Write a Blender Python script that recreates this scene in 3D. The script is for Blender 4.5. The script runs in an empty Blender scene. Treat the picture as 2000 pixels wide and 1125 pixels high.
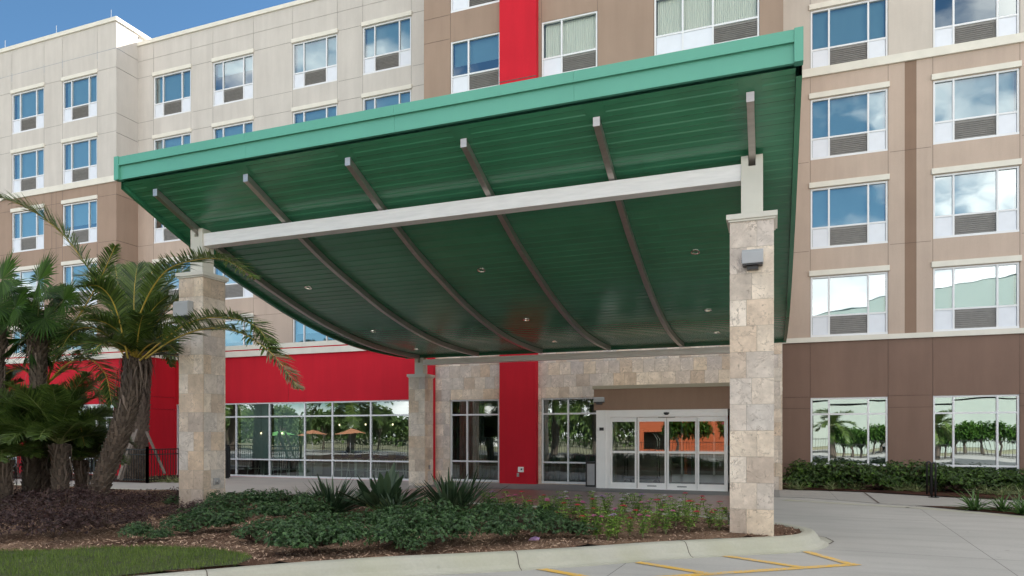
import bpy, math, random
from mathutils import Vector, Matrix
from math import radians as R, sin, cos, tan, atan, pi

# ------------------------------------------------------------------ camera, sky, sun, exposure
sc = bpy.context.scene
FPX, THETA, EYE = 1361.0, math.atan(508 / 1361.0), 1.68
cam_data = bpy.data.cameras.new("camera")
cam = bpy.data.objects.new("camera", cam_data)
sc.collection.objects.link(cam)
cam_data.sensor_width = 36.0
cam_data.lens = FPX / 2000 * 36.0
cam_data.shift_y = (850 - 562.5) / 2000.0
cam_data.clip_start, cam_data.clip_end = 0.1, 4000
cam.location = (0, 0, EYE)
cam.rotation_euler = (R(90), 0, THETA)
sc.camera = cam

SUN = Vector((0.50, 0.80, 0.60)).normalized()          # towards the sun: behind the building, to the right
world = bpy.data.worlds.new("World")
sc.world = world
world.use_nodes = True
wn, wl = world.node_tree.nodes, world.node_tree.links
wn.clear()
w_out = wn.new('ShaderNodeOutputWorld')
w_bg = wn.new('ShaderNodeBackground')
w_sky = wn.new('ShaderNodeTexSky')
w_sky.sky_type = 'NISHITA'
w_sky.sun_disc = False
w_sky.sun_elevation = math.asin(SUN.z)
w_sky.sun_rotation = math.atan2(SUN.x, SUN.y)
w_sky.air_density, w_sky.dust_density, w_sky.ozone_density = 1.0, 0.1, 2.2
w_bg.inputs['Strength'].default_value = 0.050
# cumulus over the open side (in front of the building), clear blue behind it
w_tc = wn.new('ShaderNodeTexCoord')
w_sep = wn.new('ShaderNodeSeparateXYZ')
wl.new(w_tc.outputs['Generated'], w_sep.inputs[0])
w_map = wn.new('ShaderNodeMapping')
w_map.inputs['Scale'].default_value = (1, 1, 1.9)
w_map.inputs['Location'].default_value = (0.35, 0.1, 0.0)
wl.new(w_tc.outputs['Generated'], w_map.inputs[0])
w_n = wn.new('ShaderNodeTexNoise')
w_n.inputs['Scale'].default_value = 2.3
w_n.inputs['Detail'].default_value = 9
w_n.inputs['Roughness'].default_value = 0.55
wl.new(w_map.outputs[0], w_n.inputs['Vector'])
def wmath(op, a, b=None, c=None, clamp=False):
    n = wn.new('ShaderNodeMath'); n.operation = op; n.use_clamp = clamp
    for i, v in enumerate((a, b, c)):
        if v is None: continue
        if isinstance(v, (int, float)): n.inputs[i].default_value = v
        else: wl.new(v, n.inputs[i])
    return n.outputs[0]
w_front = wmath('MULTIPLY', w_sep.outputs['Y'], -0.15)
w_low = wmath('MULTIPLY', w_sep.outputs['Z'], -0.16)
w_top = wn.new('ShaderNodeMapRange')                 # unseen overhead cloud, added to give the ground brighter neutral light
w_top.inputs['From Min'].default_value = 0.50; w_top.inputs['From Max'].default_value = 0.72
w_top.inputs['To Min'].default_value = 0.0; w_top.inputs['To Max'].default_value = 0.34
wl.new(w_sep.outputs['Z'], w_top.inputs['Value'])
w_hor = wn.new('ShaderNodeMapRange')                 # low bright haze, added to send more light under the canopy
w_hor.inputs['From Min'].default_value = 0.02; w_hor.inputs['From Max'].default_value = 0.22
w_hor.inputs['To Min'].default_value = 0.14; w_hor.inputs['To Max'].default_value = 0.0
wl.new(w_sep.outputs['Z'], w_hor.inputs['Value'])
w_right = wmath('ADD', wmath('MULTIPLY', w_sep.outputs['X'], 0.11), w_hor.outputs[0])
w_cov = wmath('ADD', wmath('ADD', wmath('ADD', w_n.outputs['Fac'], w_front), w_low), wmath('ADD', w_top.outputs[0], w_right))
w_mask = wn.new('ShaderNodeMapRange')
w_mask.interpolation_type = 'SMOOTHSTEP'
w_mask.inputs['From Min'].default_value = 0.545
w_mask.inputs['From Max'].default_value = 0.66
wl.new(w_cov, w_mask.inputs['Value'])
w_n2 = wn.new('ShaderNodeTexNoise')
w_n2.inputs['Scale'].default_value = 5.0
w_n2.inputs['Detail'].default_value = 6
wl.new(w_map.outputs[0], w_n2.inputs['Vector'])
w_ramp = wn.new('ShaderNodeValToRGB')
w_ramp.color_ramp.elements[0].position = 0.3
w_ramp.color_ramp.elements[0].color = (8.5, 8.6, 8.8, 1)
w_ramp.color_ramp.elements[1].position = 0.65
w_ramp.color_ramp.elements[1].color = (18.0, 17.4, 16.4, 1)
wl.new(w_n2.outputs['Fac'], w_ramp.inputs[0])
w_el = wn.new('ShaderNodeMapRange')                  # cloud glow weighted by height: boosted low to light the front, cut overhead
w_el.inputs['From Min'].default_value = 0.10; w_el.inputs['From Max'].default_value = 0.65
w_el.inputs['To Min'].default_value = 1.55; w_el.inputs['To Max'].default_value = 0.66
wl.new(w_sep.outputs['Z'], w_el.inputs['Value'])
w_cl = wn.new('ShaderNodeVectorMath'); w_cl.operation = 'SCALE'
wl.new(w_ramp.outputs[0], w_cl.inputs[0]); wl.new(w_el.outputs[0], w_cl.inputs['Scale'])
w_mix = wn.new('ShaderNodeMix'); w_mix.data_type = 'RGBA'
wl.new(w_mask.outputs[0], w_mix.inputs['Factor'])
w_sk = wn.new('ShaderNodeVectorMath'); w_sk.operation = 'MULTIPLY'; w_sk.inputs[1].default_value = (0.64, 0.85, 0.92)
wl.new(w_sky.outputs[0], w_sk.inputs[0]); wl.new(w_sk.outputs[0], w_mix.inputs['A'])
wl.new(w_cl.outputs[0], w_mix.inputs['B'])
wl.new(w_mix.outputs['Result'], w_bg.inputs['Color'])
wl.new(w_bg.outputs[0], w_out.inputs[0])

sun_data = bpy.data.lights.new("sun", 'SUN')
sun_data.energy = 3.6
sun_data.angle = R(0.53)
sun_data.color = (1.0, 0.95, 0.87)
sun = bpy.data.objects.new("sun", sun_data)
sc.collection.objects.link(sun)
sun.rotation_euler = SUN.to_track_quat('Z', 'Y').to_euler()

sc.view_settings.view_transform = 'Standard'
sc.view_settings.look = 'None'
sc.view_settings.exposure = 1.86
sc.view_settings.gamma = 1.0
sc.cycles.use_denoising = True
sc.cycles.max_bounces = 8
sc.cycles.transparent_max_bounces = 16
sc.cycles.caustics_reflective = False
sc.cycles.caustics_refractive = False

# ------------------------------------------------------------------ survey helpers (metres)
# The facade runs along X, depth along Y.  gx / gz read off positions on a wall that stands at depth Y;
# gp reads off a position on level ground at height z.
ST = sin(THETA)
VPL = 1000 - FPX / tan(THETA)
def gx(px, Y): return Y * tan(atan((px - 1000) / FPX) - THETA)
def gz(px, py, Y): return EYE + (850 - py) * Y / (ST * (px - VPL))
def gp(px, py, z=0.0):
    Y = (EYE - z) * ST * (px - VPL) / (py - 850)
    return (gx(px, Y), Y, z)
def at(px, py, Y): return Vector((gx(px, Y), Y, gz(px, py, Y)))

# ------------------------------------------------------------------ mesh builder
COL = sc.collection
class MB:
    def __init__(s): s.v, s.f, s.t, s.mi = [], [], [], []
    def face(s, pts, tone=None, mi=0):
        i = len(s.v); s.v.extend([tuple(p) for p in pts]); s.f.append(tuple(range(i, i + len(pts)))); s.t.append(tone); s.mi.append(mi)
    def box(s, x0, x1, y0, y1, z0, z1, tone=None, mi=0):
        if x0 > x1: x0, x1 = x1, x0
        if y0 > y1: y0, y1 = y1, y0
        if z0 > z1: z0, z1 = z1, z0
        i = len(s.v)
        s.v += [(x0,y0,z0),(x1,y0,z0),(x1,y1,z0),(x0,y1,z0),(x0,y0,z1),(x1,y0,z1),(x1,y1,z1),(x0,y1,z1)]
        for q in ((0,3,2,1),(4,5,6,7),(0,1,5,4),(1,2,6,5),(2,3,7,6),(3,0,4,7)):
            s.f.append(tuple(i + k for k in q)); s.t.append(tone); s.mi.append(mi)
    def obox(s, M, sx, sy, sz, tone=None, mi=0):            # box centred on the matrix origin
        i = len(s.v)
        for z in (-sz/2, sz/2):
            for (x, y) in ((-sx/2,-sy/2),(sx/2,-sy/2),(sx/2,sy/2),(-sx/2,sy/2)):
                s.v.append(tuple(M @ Vector((x, y, z))))
        for q in ((0,3,2,1),(4,5,6,7),(0,1,5,4),(1,2,6,5),(2,3,7,6),(3,0,4,7)):
            s.f.append(tuple(i + k for k in q)); s.t.append(tone); s.mi.append(mi)
    def bar(s, a, b, w, h=None, tone=None, mi=0):           # rectangular bar between two points
        a, b = Vector(a), Vector(b); d = b - a; L = d.length
        q = d.to_track_quat('Z', 'Y').to_matrix().to_4x4()
        s.obox(Matrix.Translation((a + b) / 2) @ q, w, h or w, L, tone, mi)
    def tube(s, pts, r, n=8, cap=True, tone=None, mi=0):
        pts = [Vector(p) for p in pts]; k = len(pts)
        rs = r if isinstance(r, (list, tuple)) else [r] * k
        base = len(s.v); up = None
        for i, p in enumerate(pts):
            d = (pts[min(i+1, k-1)] - pts[max(i-1, 0)]).normalized()
            if up is None:
                up = Vector((0,0,1)) if abs(d.z) < 0.9 else Vector((1,0,0))
            u = (up - d * up.dot(d)).normalized(); w = d.cross(u); up = u
            for j in range(n):
                a = 2 * pi * j / n
                s.v.append(tuple(p + (u * cos(a) + w * sin(a)) * rs[i]))
        for i in range(k - 1):
            for j in range(n):
                a, b = base + i*n + j, base + i*n + (j+1) % n
                s.f.append((a, b, b + n, a + n)); s.t.append(tone); s.mi.append(mi)
        if cap:
            s.f.append(tuple(base + j for j in reversed(range(n)))); s.t.append(tone); s.mi.append(mi)
            s.f.append(tuple(base + (k-1)*n + j for j in range(n))); s.t.append(tone); s.mi.append(mi)
    def lathe(s, prof, n=16, c=(0,0,0), tone=None, mi=0):   # prof: [(r, z)]
        base = len(s.v)
        for r, z in prof:
            for j in range(n):
                a = 2*pi*j/n; s.v.append((c[0] + r*cos(a), c[1] + r*sin(a), c[2] + z))
        for i in range(len(prof)-1):
            for j in range(n):
                a, b = base+i*n+j, base+i*n+(j+1) % n
                s.f.append((a, b, b+n, a+n)); s.t.append(tone); s.mi.append(mi)
        s.f.append(tuple(base+j for j in reversed(range(n)))); s.t.append(tone); s.mi.append(mi)
        s.f.append(tuple(base+(len(prof)-1)*n+j for j in range(n))); s.t.append(tone); s.mi.append(mi)
    def extrude_x(s, prof, x0, x1, caps=True, tone=None, mi=0):   # closed (y,z) outline swept along X
        i = len(s.v); n = len(prof)
        s.v += [(x0, y, z) for y, z in prof] + [(x1, y, z) for y, z in prof]
        for k in range(n):
            a, b = i + k, i + (k+1) % n
            s.f.append((a, b, b+n, a+n)); s.t.append(tone); s.mi.append(mi)
        if caps:
            s.f.append(tuple(range(i+n-1, i-1, -1))); s.t.append(tone); s.mi.append(mi)
            s.f.append(tuple(range(i+n, i+2*n))); s.t.append(tone); s.mi.append(mi)
    def build(s, name, mat, parent=None, smooth=False, bevel=0, loc=None, kind=None, label=None, cat=None, group=None):
        me = bpy.data.meshes.new(name)
        off = Vector((0,0,0))
        if loc is not None: off = Vector(loc)
        wp = off.copy()
        if parent is not None:
            pw = world_loc(parent)
            if loc is None: off = pw; wp = pw
        vs = [(v[0]-off.x, v[1]-off.y, v[2]-off.z) for v in s.v]
        me.from_pydata(vs, [], s.f)
        if any(t is not None for t in s.t):
            ca = me.attributes.new('tone', 'FLOAT', 'FACE')
            ca.data.foreach_set('value', [0.5 if t is None else t for t in s.t])
        mats = mat if isinstance(mat, (list, tuple)) else [mat]
        for m in mats: me.materials.append(m)
        if len(mats) > 1: me.polygons.foreach_set('material_index', s.mi)
        if smooth: me.polygons.foreach_set('use_smooth', [True]*len(s.f))
        me.update()
        o = bpy.data.objects.new(name, me); COL.objects.link(o)
        if parent is not None:
            o.parent = parent; o.location = wp - world_loc(parent)
            WL[o.name] = wp
        else:
            o.location = off; WL[o.name] = off
        if bevel:
            b = o.modifiers.new('bevel', 'BEVEL'); b.width = bevel; b.segments = 2; b.limit_method = 'ANGLE'
        if kind: o['kind'] = kind
        if label: o['label'] = label
        if cat: o['category'] = cat
        if group: o['group'] = group
        return o
WL = {}
def world_loc(o): return WL.get(o.name, Vector((0,0,0)))
def thing(name, loc, label, cat, group=None, rz=0):
    o = bpy.data.objects.new(name, None); COL.objects.link(o)
    o.location = loc; o.rotation_euler = (0, 0, rz); o.empty_display_size = 0.3
    o['label'] = label; o['category'] = cat
    if group: o['group'] = group
    WL[o.name] = Vector(loc)
    return o
KIDS = {}
def kids(o): return [c for c in o.children]
def copy_tree(o, loc=None, rz=None, parent=None, label=None, group=None, scale=None):
    c = o.copy(); COL.objects.link(c)
    if parent is not None: c.parent = parent
    if loc is not None: c.location = loc
    if rz is not None: c.rotation_euler = (0, 0, rz)
    if scale is not None: c.scale = (scale,)*3 if isinstance(scale, (int, float)) else scale
    if label: c['label'] = label
    if group: c['group'] = group
    for k in list(o.children):
        copy_tree(k, parent=c)
    return c

# ------------------------------------------------------------------ materials
def newmat(name):
    m = bpy.data.materials.new(name); m.use_nodes = True
    nt = m.node_tree; b = nt.nodes['Principled BSDF']
    return m, nt, b
def node(nt, t, **kw):
    n = nt.nodes.new(t)
    for k, v in kw.items():
        if k in n.inputs: n.inputs[k].default_value = v
        else: setattr(n, k, v)
    return n
def math_(nt, op, a, b=None, clamp=False):
    n = nt.nodes.new('ShaderNodeMath'); n.operation = op; n.use_clamp = clamp
    for i, v in enumerate((a, b)):
        if v is None: continue
        if isinstance(v, (int, float)): n.inputs[i].default_value = v
        else: nt.links.new(v, n.inputs[i])
    return n.outputs[0]
def mixc(nt, f, a, b, blend='MIX'):
    n = nt.nodes.new('ShaderNodeMix'); n.data_type = 'RGBA'; n.blend_type = blend
    for nm, v in (('Factor', f), ('A', a), ('B', b)):
        if isinstance(v, (int, float)): n.inputs[nm].default_value = v
        elif isinstance(v, (tuple, list)): n.inputs[nm].default_value = tuple(v)[:3] + (1,)
        else: nt.links.new(v, n.inputs[nm])
    return n.outputs['Result']
def coords(nt, scale=(1,1,1), rot=(0,0,0), kind='Object'):
    tc = node(nt, 'ShaderNodeTexCoord'); mp = node(nt, 'ShaderNodeMapping')
    mp.inputs['Scale'].default_value = scale; mp.inputs['Rotation'].default_value = rot
    nt.links.new(tc.outputs[kind], mp.inputs[0]); return mp.outputs[0]
def noise(nt, vec, scale, detail=4, rough=0.5):
    n = node(nt, 'ShaderNodeTexNoise'); n.inputs['Scale'].default_value = scale
    n.inputs['Detail'].default_value = detail; n.inputs['Roughness'].default_value = rough
    nt.links.new(vec, n.inputs['Vector']); return n.outputs['Fac']
def rng(nt, v, a, b, c=0.0, d=1.0):
    n = node(nt, 'ShaderNodeMapRange'); n.inputs['From Min'].default_value = a; n.inputs['From Max'].default_value = b
    n.inputs['To Min'].default_value = c; n.inputs['To Max'].default_value = d
    nt.links.new(v, n.inputs['Value']); return n.outputs[0]
def bump(nt, b, h, strength, dist):
    n = node(nt, 'ShaderNodeBump'); n.inputs['Strength'].default_value = strength; n.inputs['Distance'].default_value = dist
    nt.links.new(h, n.inputs['Height']); nt.links.new(n.outputs[0], b.inputs['Normal'])
def simple(name, col, rough=0.6, metal=0.0, var=0.0, vscale=3.0, bmp=0.0, bscale=80.0, spec=0.5, tone=0.0, dark=None):
    m, nt, b = newmat(name)
    b.inputs['Roughness'].default_value = rough; b.inputs['Metallic'].default_value = metal
    b.inputs['Specular IOR Level'].default_value = spec
    c = tuple(col) + (1,)
    b.inputs['Base Color'].default_value = c
    out = None
    if var or bmp: vec = coords(nt)
    if var:
        f = noise(nt, vec, vscale, 5, 0.6)
        out = mixc(nt, rng(nt, f, 0.3, 0.7), [x*(1-var) for x in col], [min(1, x*(1+var)) for x in col])
    if tone:
        at_ = node(nt, 'ShaderNodeAttribute', attribute_name='tone')
        t = mixc(nt, at_.outputs['Fac'], (dark or [x*(1-tone) for x in col]), [min(1, x*(1+tone)) for x in col])
        out = t if out is None else mixc(nt, 0.5, t, out)
    if out is not None: nt.links.new(out, b.inputs['Base Color'])
    if bmp: bump(nt, b, noise(nt, vec, bscale, 3), 0.4, bmp)
    return m
WALLC = {}
def stucco(name, col):
    WALLC[name] = col
    m, nt, b = newmat(name)
    vec = coords(nt)
    big = noise(nt, vec, 0.5, 5, 0.6); streak = noise(nt, coords(nt, (2.2, 2.2, 0.25)), 1.3, 5, 0.6)
    f = math_(nt, 'MULTIPLY', math_(nt, 'ADD', big, streak), 0.5)
    c = mixc(nt, rng(nt, f, 0.35, 0.65), [x*0.885 for x in col], [x*1.06 for x in col])
    grit = noise(nt, vec, 55, 4, 0.7)
    c2 = mixc(nt, rng(nt, grit, 0.3, 0.7), (0.95,0.95,0.95), (1.03,1.03,1.03), 'MIX')
    nt.links.new(mixc(nt, 1.0, c, c2, 'MULTIPLY'), b.inputs['Base Color'])
    b.inputs['Roughness'].default_value = 0.85; b.inputs['Specular IOR Level'].default_value = 0.25
    bump(nt, b, grit, 0.35, 0.006)
    return m

M = {}
M['cream'] = stucco('cream stucco', (0.56, 0.525, 0.49))
M['light'] = stucco('light beige stucco', (0.56, 0.505, 0.455))
M['tan'] = stucco('tan stucco', (0.50, 0.395, 0.33))
M['brown'] = stucco('brown stucco', (0.255, 0.17, 0.125))
M['midbrown'] = stucco('taupe stucco', (0.34, 0.245, 0.19))
M['dark'] = stucco('dark brown stucco', (0.215, 0.138, 0.108))
M['red'] = stucco('red stucco', (0.57, 0.014, 0.030))
M['trim'] = simple('off white trim', (0.70, 0.67, 0.60), 0.7, var=0.06, vscale=2, bmp=0.002, bscale=60)
M['frame'] = simple('white window frame', (0.74, 0.75, 0.78), 0.4, var=0.03)
M['panel'] = simple('white spandrel panel', (0.72, 0.75, 0.82), 0.35, var=0.03)
M['white'] = simple('white painted aluminium', (0.93, 0.90, 0.88), 0.35, var=0.02)
M['black'] = simple('black powder coat', (0.012, 0.012, 0.013), 0.35)
M['darkroom'] = simple('dark interior', (0.055, 0.06, 0.065), 0.8)
M['grey'] = simple('grey metal', (0.40, 0.40, 0.41), 0.45, metal=0.5, var=0.08)
M['greybox'] = simple('grey lamp housing', (0.40, 0.41, 0.43), 0.5, var=0.04)

def glass(name, refl=0.34, tint=(0.60, 0.78, 0.80), wav=0.02):
    m = bpy.data.materials.new(name); m.use_nodes = True; nt = m.node_tree; nt.nodes.clear()
    out = node(nt, 'ShaderNodeOutputMaterial'); tr = node(nt, 'ShaderNodeBsdfTransparent'); gl = node(nt, 'ShaderNodeBsdfGlossy')
    tr.inputs['Color'].default_value = tuple(tint) + (1,); gl.inputs['Color'].default_value = (0.80, 0.88, 0.90, 1)
    gl.inputs['Roughness'].default_value = 0.0
    lw = node(nt, 'ShaderNodeLayerWeight'); lw.inputs['Blend'].default_value = 0.25
    f = math_(nt, 'ADD', math_(nt, 'MULTIPLY', lw.outputs['Fresnel'], 0.7), refl, clamp=True)
    mx = node(nt, 'ShaderNodeMixShader'); nt.links.new(f, mx.inputs[0]); nt.links.new(tr.outputs[0], mx.inputs[1]); nt.links.new(gl.outputs[0], mx.inputs[2])
    n = noise(nt, coords(nt, kind='Object'), 0.9, 1)
    bp = node(nt, 'ShaderNodeBump'); bp.inputs['Strength'].default_value = 1.0; bp.inputs['Distance'].default_value = wav
    nt.links.new(n, bp.inputs['Height']); nt.links.new(bp.outputs[0], gl.inputs['Normal'])
    nt.links.new(mx.outputs[0], out.inputs[0]); return m
M['glass'] = glass('tinted window glass', 0.36, (0.55, 0.78, 0.84), 0.004)
M['glass_clear'] = glass('clear bedroom glass', 0.08, (0.95, 0.99, 0.96), 0.003)
M['glass_gf'] = glass('storefront glass', 0.24, (0.62, 0.76, 0.74), 0.0025)
M['glass_door'] = glass('door glass', 0.20, (0.75, 0.83, 0.80), 0.001)
M['glass_mirror'] = glass('reflective storefront glass', 0.46, (0.5, 0.65, 0.62), 0.003)

def louver_mat():
    m, nt, b = newmat('louver grille')
    w = node(nt, 'ShaderNodeTexWave'); w.wave_type = 'BANDS'; w.bands_direction = 'Z'; w.inputs['Scale'].default_value = 12
    nt.links.new(coords(nt), w.inputs[0])
    nz = noise(nt, coords(nt), 7, 3)
    c = mixc(nt, w.outputs['Fac'], (0.22, 0.215, 0.21), (0.46, 0.44, 0.43))
    nt.links.new(mixc(nt, rng(nt, nz, .35, .65), c, (0.30, 0.29, 0.285)), b.inputs['Base Color'])
    b.inputs['Roughness'].default_value = 0.6; b.inputs['Metallic'].default_value = 0.2
    return m
M['louver'] = louver_mat()
M['blind'] = simple('pale roller blind', (0.62, 0.66, 0.66), 0.8, var=0.03, vscale=1)
M['blind_grey'] = simple('grey solar screen', (0.46, 0.50, 0.47), 0.85, var=0.02)
def curtain_mat(name, col, s=9.0, lo=0.72):
    m, nt, b = newmat(name)
    w = node(nt, 'ShaderNodeTexWave'); w.wave_type = 'BANDS'; w.bands_direction = 'X'
    w.inputs['Scale'].default_value = s; w.inputs['Distortion'].default_value = 2.5; w.inputs['Detail'].default_value = 2
    nt.links.new(coords(nt, (1, 1, 0.12)), w.inputs[0])
    nt.links.new(mixc(nt, w.outputs['Fac'], [x*lo for x in col], col), b.inputs['Base Color']); b.inputs['Roughness'].default_value = 0.9
    bump(nt, b, w.outputs['Fac'], 0.8, 0.03)
    return m
M['sheer'] = curtain_mat('sheer curtain', (0.93, 0.95, 0.86), 5, 0.88)
M['curtain'] = curtain_mat('charcoal curtain', (0.11, 0.115, 0.11), 3.5)

def stone_mat():
    m, nt, b = newmat('travertine stone')
    at_ = node(nt, 'ShaderNodeAttribute', attribute_name='tone')
    vec = coords(nt)
    # every slab has its own grain: shift the pattern by its tone
    add = node(nt, 'ShaderNodeVectorMath', operation='ADD'); nt.links.new(vec, add.inputs[0])
    cm = node(nt, 'ShaderNodeCombineXYZ')
    for i in range(3): nt.links.new(math_(nt, 'MULTIPLY', at_.outputs['Fac'], (37.0, 61.0, 83.0)[i]), cm.inputs[i])
    nt.links.new(cm.outputs[0], add.inputs[1]); v2 = add.outputs[0]
    ramp = node(nt, 'ShaderNodeValToRGB'); cr = ramp.color_ramp
    cr.interpolation = 'LINEAR'; cr.elements[0].position = 0.0; cr.elements[0].color = (0.46, 0.40, 0.36, 1)
    cr.elements[1].position = 1.0; cr.elements[1].color = (0.66, 0.56, 0.45, 1)
    for p, c in ((0.17, (0.62, 0.50, 0.39)), (0.35, (0.56, 0.53, 0.51)), (0.52, (0.68, 0.60, 0.52)), (0.70, (0.53, 0.48, 0.46)), (0.86, (0.72, 0.655, 0.59))):
        e = cr.elements.new(p); e.color = c + (1,)
    nt.links.new(at_.outputs['Fac'], ramp.inputs[0])
    n1 = noise(nt, v2, 3.2, 8, 0.68); n2 = noise(nt, v2, 14, 6, 0.7)
    c = mixc(nt, rng(nt, n1, 0.32, 0.68), (0.84, 0.80, 0.76), (1.38, 1.33, 1.27))
    c = mixc(nt, 1.0, ramp.outputs[0], c, 'MULTIPLY')
    vein = node(nt, 'ShaderNodeTexNoise'); vein.inputs['Scale'].default_value = 2.6; vein.inputs['Detail'].default_value = 6; vein.inputs['Distortion'].default_value = 0.7; vein.inputs['Roughness'].default_value = 0.7
    nt.links.new(v2, vein.inputs['Vector'])
    vv = math_(nt, 'ABSOLUTE', math_(nt, 'SUBTRACT', vein.outputs['Fac'], 0.5))
    vm = rng(nt, vv, 0.0, 0.02, 0.85, 0.0)
    vm = math_(nt, 'MULTIPLY', vm, rng(nt, n1, 0.42, 0.62))
    c = mixc(nt, vm, c, (0.24, 0.19, 0.16))
    pit = rng(nt, n2, 0.58, 0.70, 0, 0.6)
    c = mixc(nt, pit, c, (0.22, 0.18, 0.15))
    nt.links.new(c, b.inputs['Base Color']); b.inputs['Roughness'].default_value = 0.62; b.inputs['Specular IOR Level'].default_value = 0.35
    bump(nt, b, math_(nt, 'SUBTRACT', n1, math_(nt, 'ADD', vm, pit)), 0.5, 0.012)
    return m
M['stone'] = stone_mat()
M['grout'] = simple('stone grout', (0.42, 0.38, 0.33), 0.9, var=0.1, vscale=8)

def green_metal():
    m, nt, b = newmat('shaded green painted metal')  # same paint as the fascia, with the underside's shade put into the colour
    vec = coords(nt)
    n = noise(nt, vec, 1.2, 3)
    at_ = node(nt, 'ShaderNodeAttribute', attribute_name='tone'); dirt = noise(nt, vec, 1.1, 3, 0.5)
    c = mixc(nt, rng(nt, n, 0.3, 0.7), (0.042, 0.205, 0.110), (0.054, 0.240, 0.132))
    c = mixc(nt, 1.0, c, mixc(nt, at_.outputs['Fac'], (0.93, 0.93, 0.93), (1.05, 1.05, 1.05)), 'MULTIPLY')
    nt.links.new(mixc(nt, rng(nt, dirt, 0.5, 0.8, 0, 0.25), c, (0.05, 0.10, 0.07)), b.inputs['Base Color'])
    nt.links.new(rng(nt, dirt, 0.3, 0.7, 0.17, 0.25), b.inputs['Roughness'])
    b.inputs['Roughness'].default_value = 0.24; b.inputs['Specular IOR Level'].default_value = 0.6; b.inputs['IOR'].default_value = 1.65
    b.inputs['Metallic'].default_value = 0.0
    bump(nt, b, noise(nt, vec, 2.2, 2), 0.25, 0.01)
    return m
M['green'] = green_metal()
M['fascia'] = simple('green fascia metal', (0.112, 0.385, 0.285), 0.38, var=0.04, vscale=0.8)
def steel(name, col, rough, metal=0.85):
    m, nt, b = newmat(name)
    n = noise(nt, coords(nt, (0.7, 6, 6)), 3.0, 5, 0.6)
    nt.links.new(mixc(nt, rng(nt, n, 0.3, 0.7), [x*0.85 for x in col], col), b.inputs['Base Color'])
    b.inputs['Metallic'].default_value = metal; b.inputs['Roughness'].default_value = rough
    bump(nt, b, noise(nt, coords(nt), 3.0, 3), 0.2, 0.01)
    return m
M['beam'] = steel('brushed silver steel', (0.93, 0.90, 0.89), 0.5, 0.12)
M['rib'] = steel('brushed bronze steel', (0.54, 0.49, 0.46), 0.36, 0.85)
M['chrome'] = simple('polished metal', (0.75, 0.72, 0.66), 0.15, metal=1.0)

def concrete(name, c1, c2, joint=None, stain=0.25, yellow=0.0):
    m, nt, b = newmat(name); vec = coords(nt)
    a = noise(nt, vec, 0.35, 6, 0.62); g = noise(nt, vec, 28, 5, 0.75); s2 = noise(nt, coords(nt, (0.35, 2.2, 1), (0,0,0.5)), 1.1, 6, 0.65)
    c = mixc(nt, rng(nt, a, 0.3, 0.7), c1, c2)
    c = mixc(nt, rng(nt, s2, 0.45, 0.75, 0, stain), c, [x*0.6 for x in c1])
    c = mixc(nt, rng(nt, g, 0.35, 0.7, 0, 0.35), c, [x*0.72 for x in c1])
    sp = node(nt, 'ShaderNodeTexVoronoi'); sp.inputs['Scale'].default_value = 2.3; nt.links.new(vec, sp.inputs['Vector'])
    c = mixc(nt, math_(nt, 'MULTIPLY', rng(nt, sp.outputs['Distance'], 0.04, 0.10, 0.8, 0), rng(nt, a, 0.45, 0.6)), c, [x*0.45 for x in c1])
    tr = noise(nt, coords(nt, (0.35, 1.6, 1), (0,0,-0.6)), 0.9, 5, 0.6)
    c = mixc(nt, rng(nt, tr, 0.55, 0.7, 0, stain*0.5), c, [x*0.66 for x in c1])
    if yellow:
        c = mixc(nt, rng(nt, noise(nt, vec, 0.9, 4), 0.4, 0.7, 0, yellow), c, (0.36, 0.36, 0.24))
    if joint:
        sep = node(nt, 'ShaderNodeSeparateXYZ'); nt.links.new(coords(nt, (1,1,1), (0,0,joint[2])), sep.inputs[0])
        ln = None
        for ax, per in (('X', joint[0]), ('Y', joint[1])):
            pp = math_(nt, 'ABSOLUTE', math_(nt, 'SUBTRACT', math_(nt, 'FRACT', math_(nt, 'DIVIDE', sep.outputs[ax], per)), 0.5))
            l = math_(nt, 'LESS_THAN', pp, 0.006 / per)
            ln = l if ln is None else math_(nt, 'MAXIMUM', ln, l)
        c = mixc(nt, math_(nt, 'MULTIPLY', ln, 0.7), c, (0.09, 0.085, 0.08))
    nt.links.new(c, b.inputs['Base Color']); b.inputs['Roughness'].default_value = 0.8; b.inputs['Specular IOR Level'].default_value = 0.3
    bump(nt, b, g, 0.35, 0.004)
    return m
M['drive'] = concrete('driveway concrete', (0.40, 0.39, 0.37), (0.49, 0.475, 0.45), (4.5, 4.5, 0.05), 0.42)
M['walk'] = concrete('walkway concrete', (0.33, 0.32, 0.305), (0.41, 0.395, 0.37), (3.2, 3.2, 0.0), 0.15)
M['curb'] = concrete('curb concrete', (0.43, 0.42, 0.365), (0.52, 0.51, 0.445), None, 0.3, 0.55)
def pavers():
    m, nt, b = newmat('brick pavers'); vec = coords(nt)
    br = node(nt, 'ShaderNodeTexBrick'); br.inputs['Scale'].default_value = 1.0
    br.inputs['Brick Width'].default_value = 0.21; br.inputs['Row Height'].default_value = 0.105; br.inputs['Mortar Size'].default_value = 0.004
    br.inputs['Color1'].default_value = (0.34, 0.19, 0.155, 1); br.inputs['Color2'].default_value = (0.24, 0.155, 0.135, 1)
    br.inputs['Mortar'].default_value = (0.10, 0.085, 0.075, 1)
    nt.links.new(vec, br.inputs[0])
    n = noise(nt, vec, 0.8, 5); c = mixc(nt, rng(nt, n, 0.3, 0.7, 0, 0.5), br.outputs['Color'], (0.34, 0.23, 0.19))
    nt.links.new(c, b.inputs['Base Color']); b.inputs['Roughness'].default_value = 0.42
    bump(nt, b, br.outputs['Fac'], -0.4, 0.004)
    return m
M['paver'] = pavers()
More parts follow.
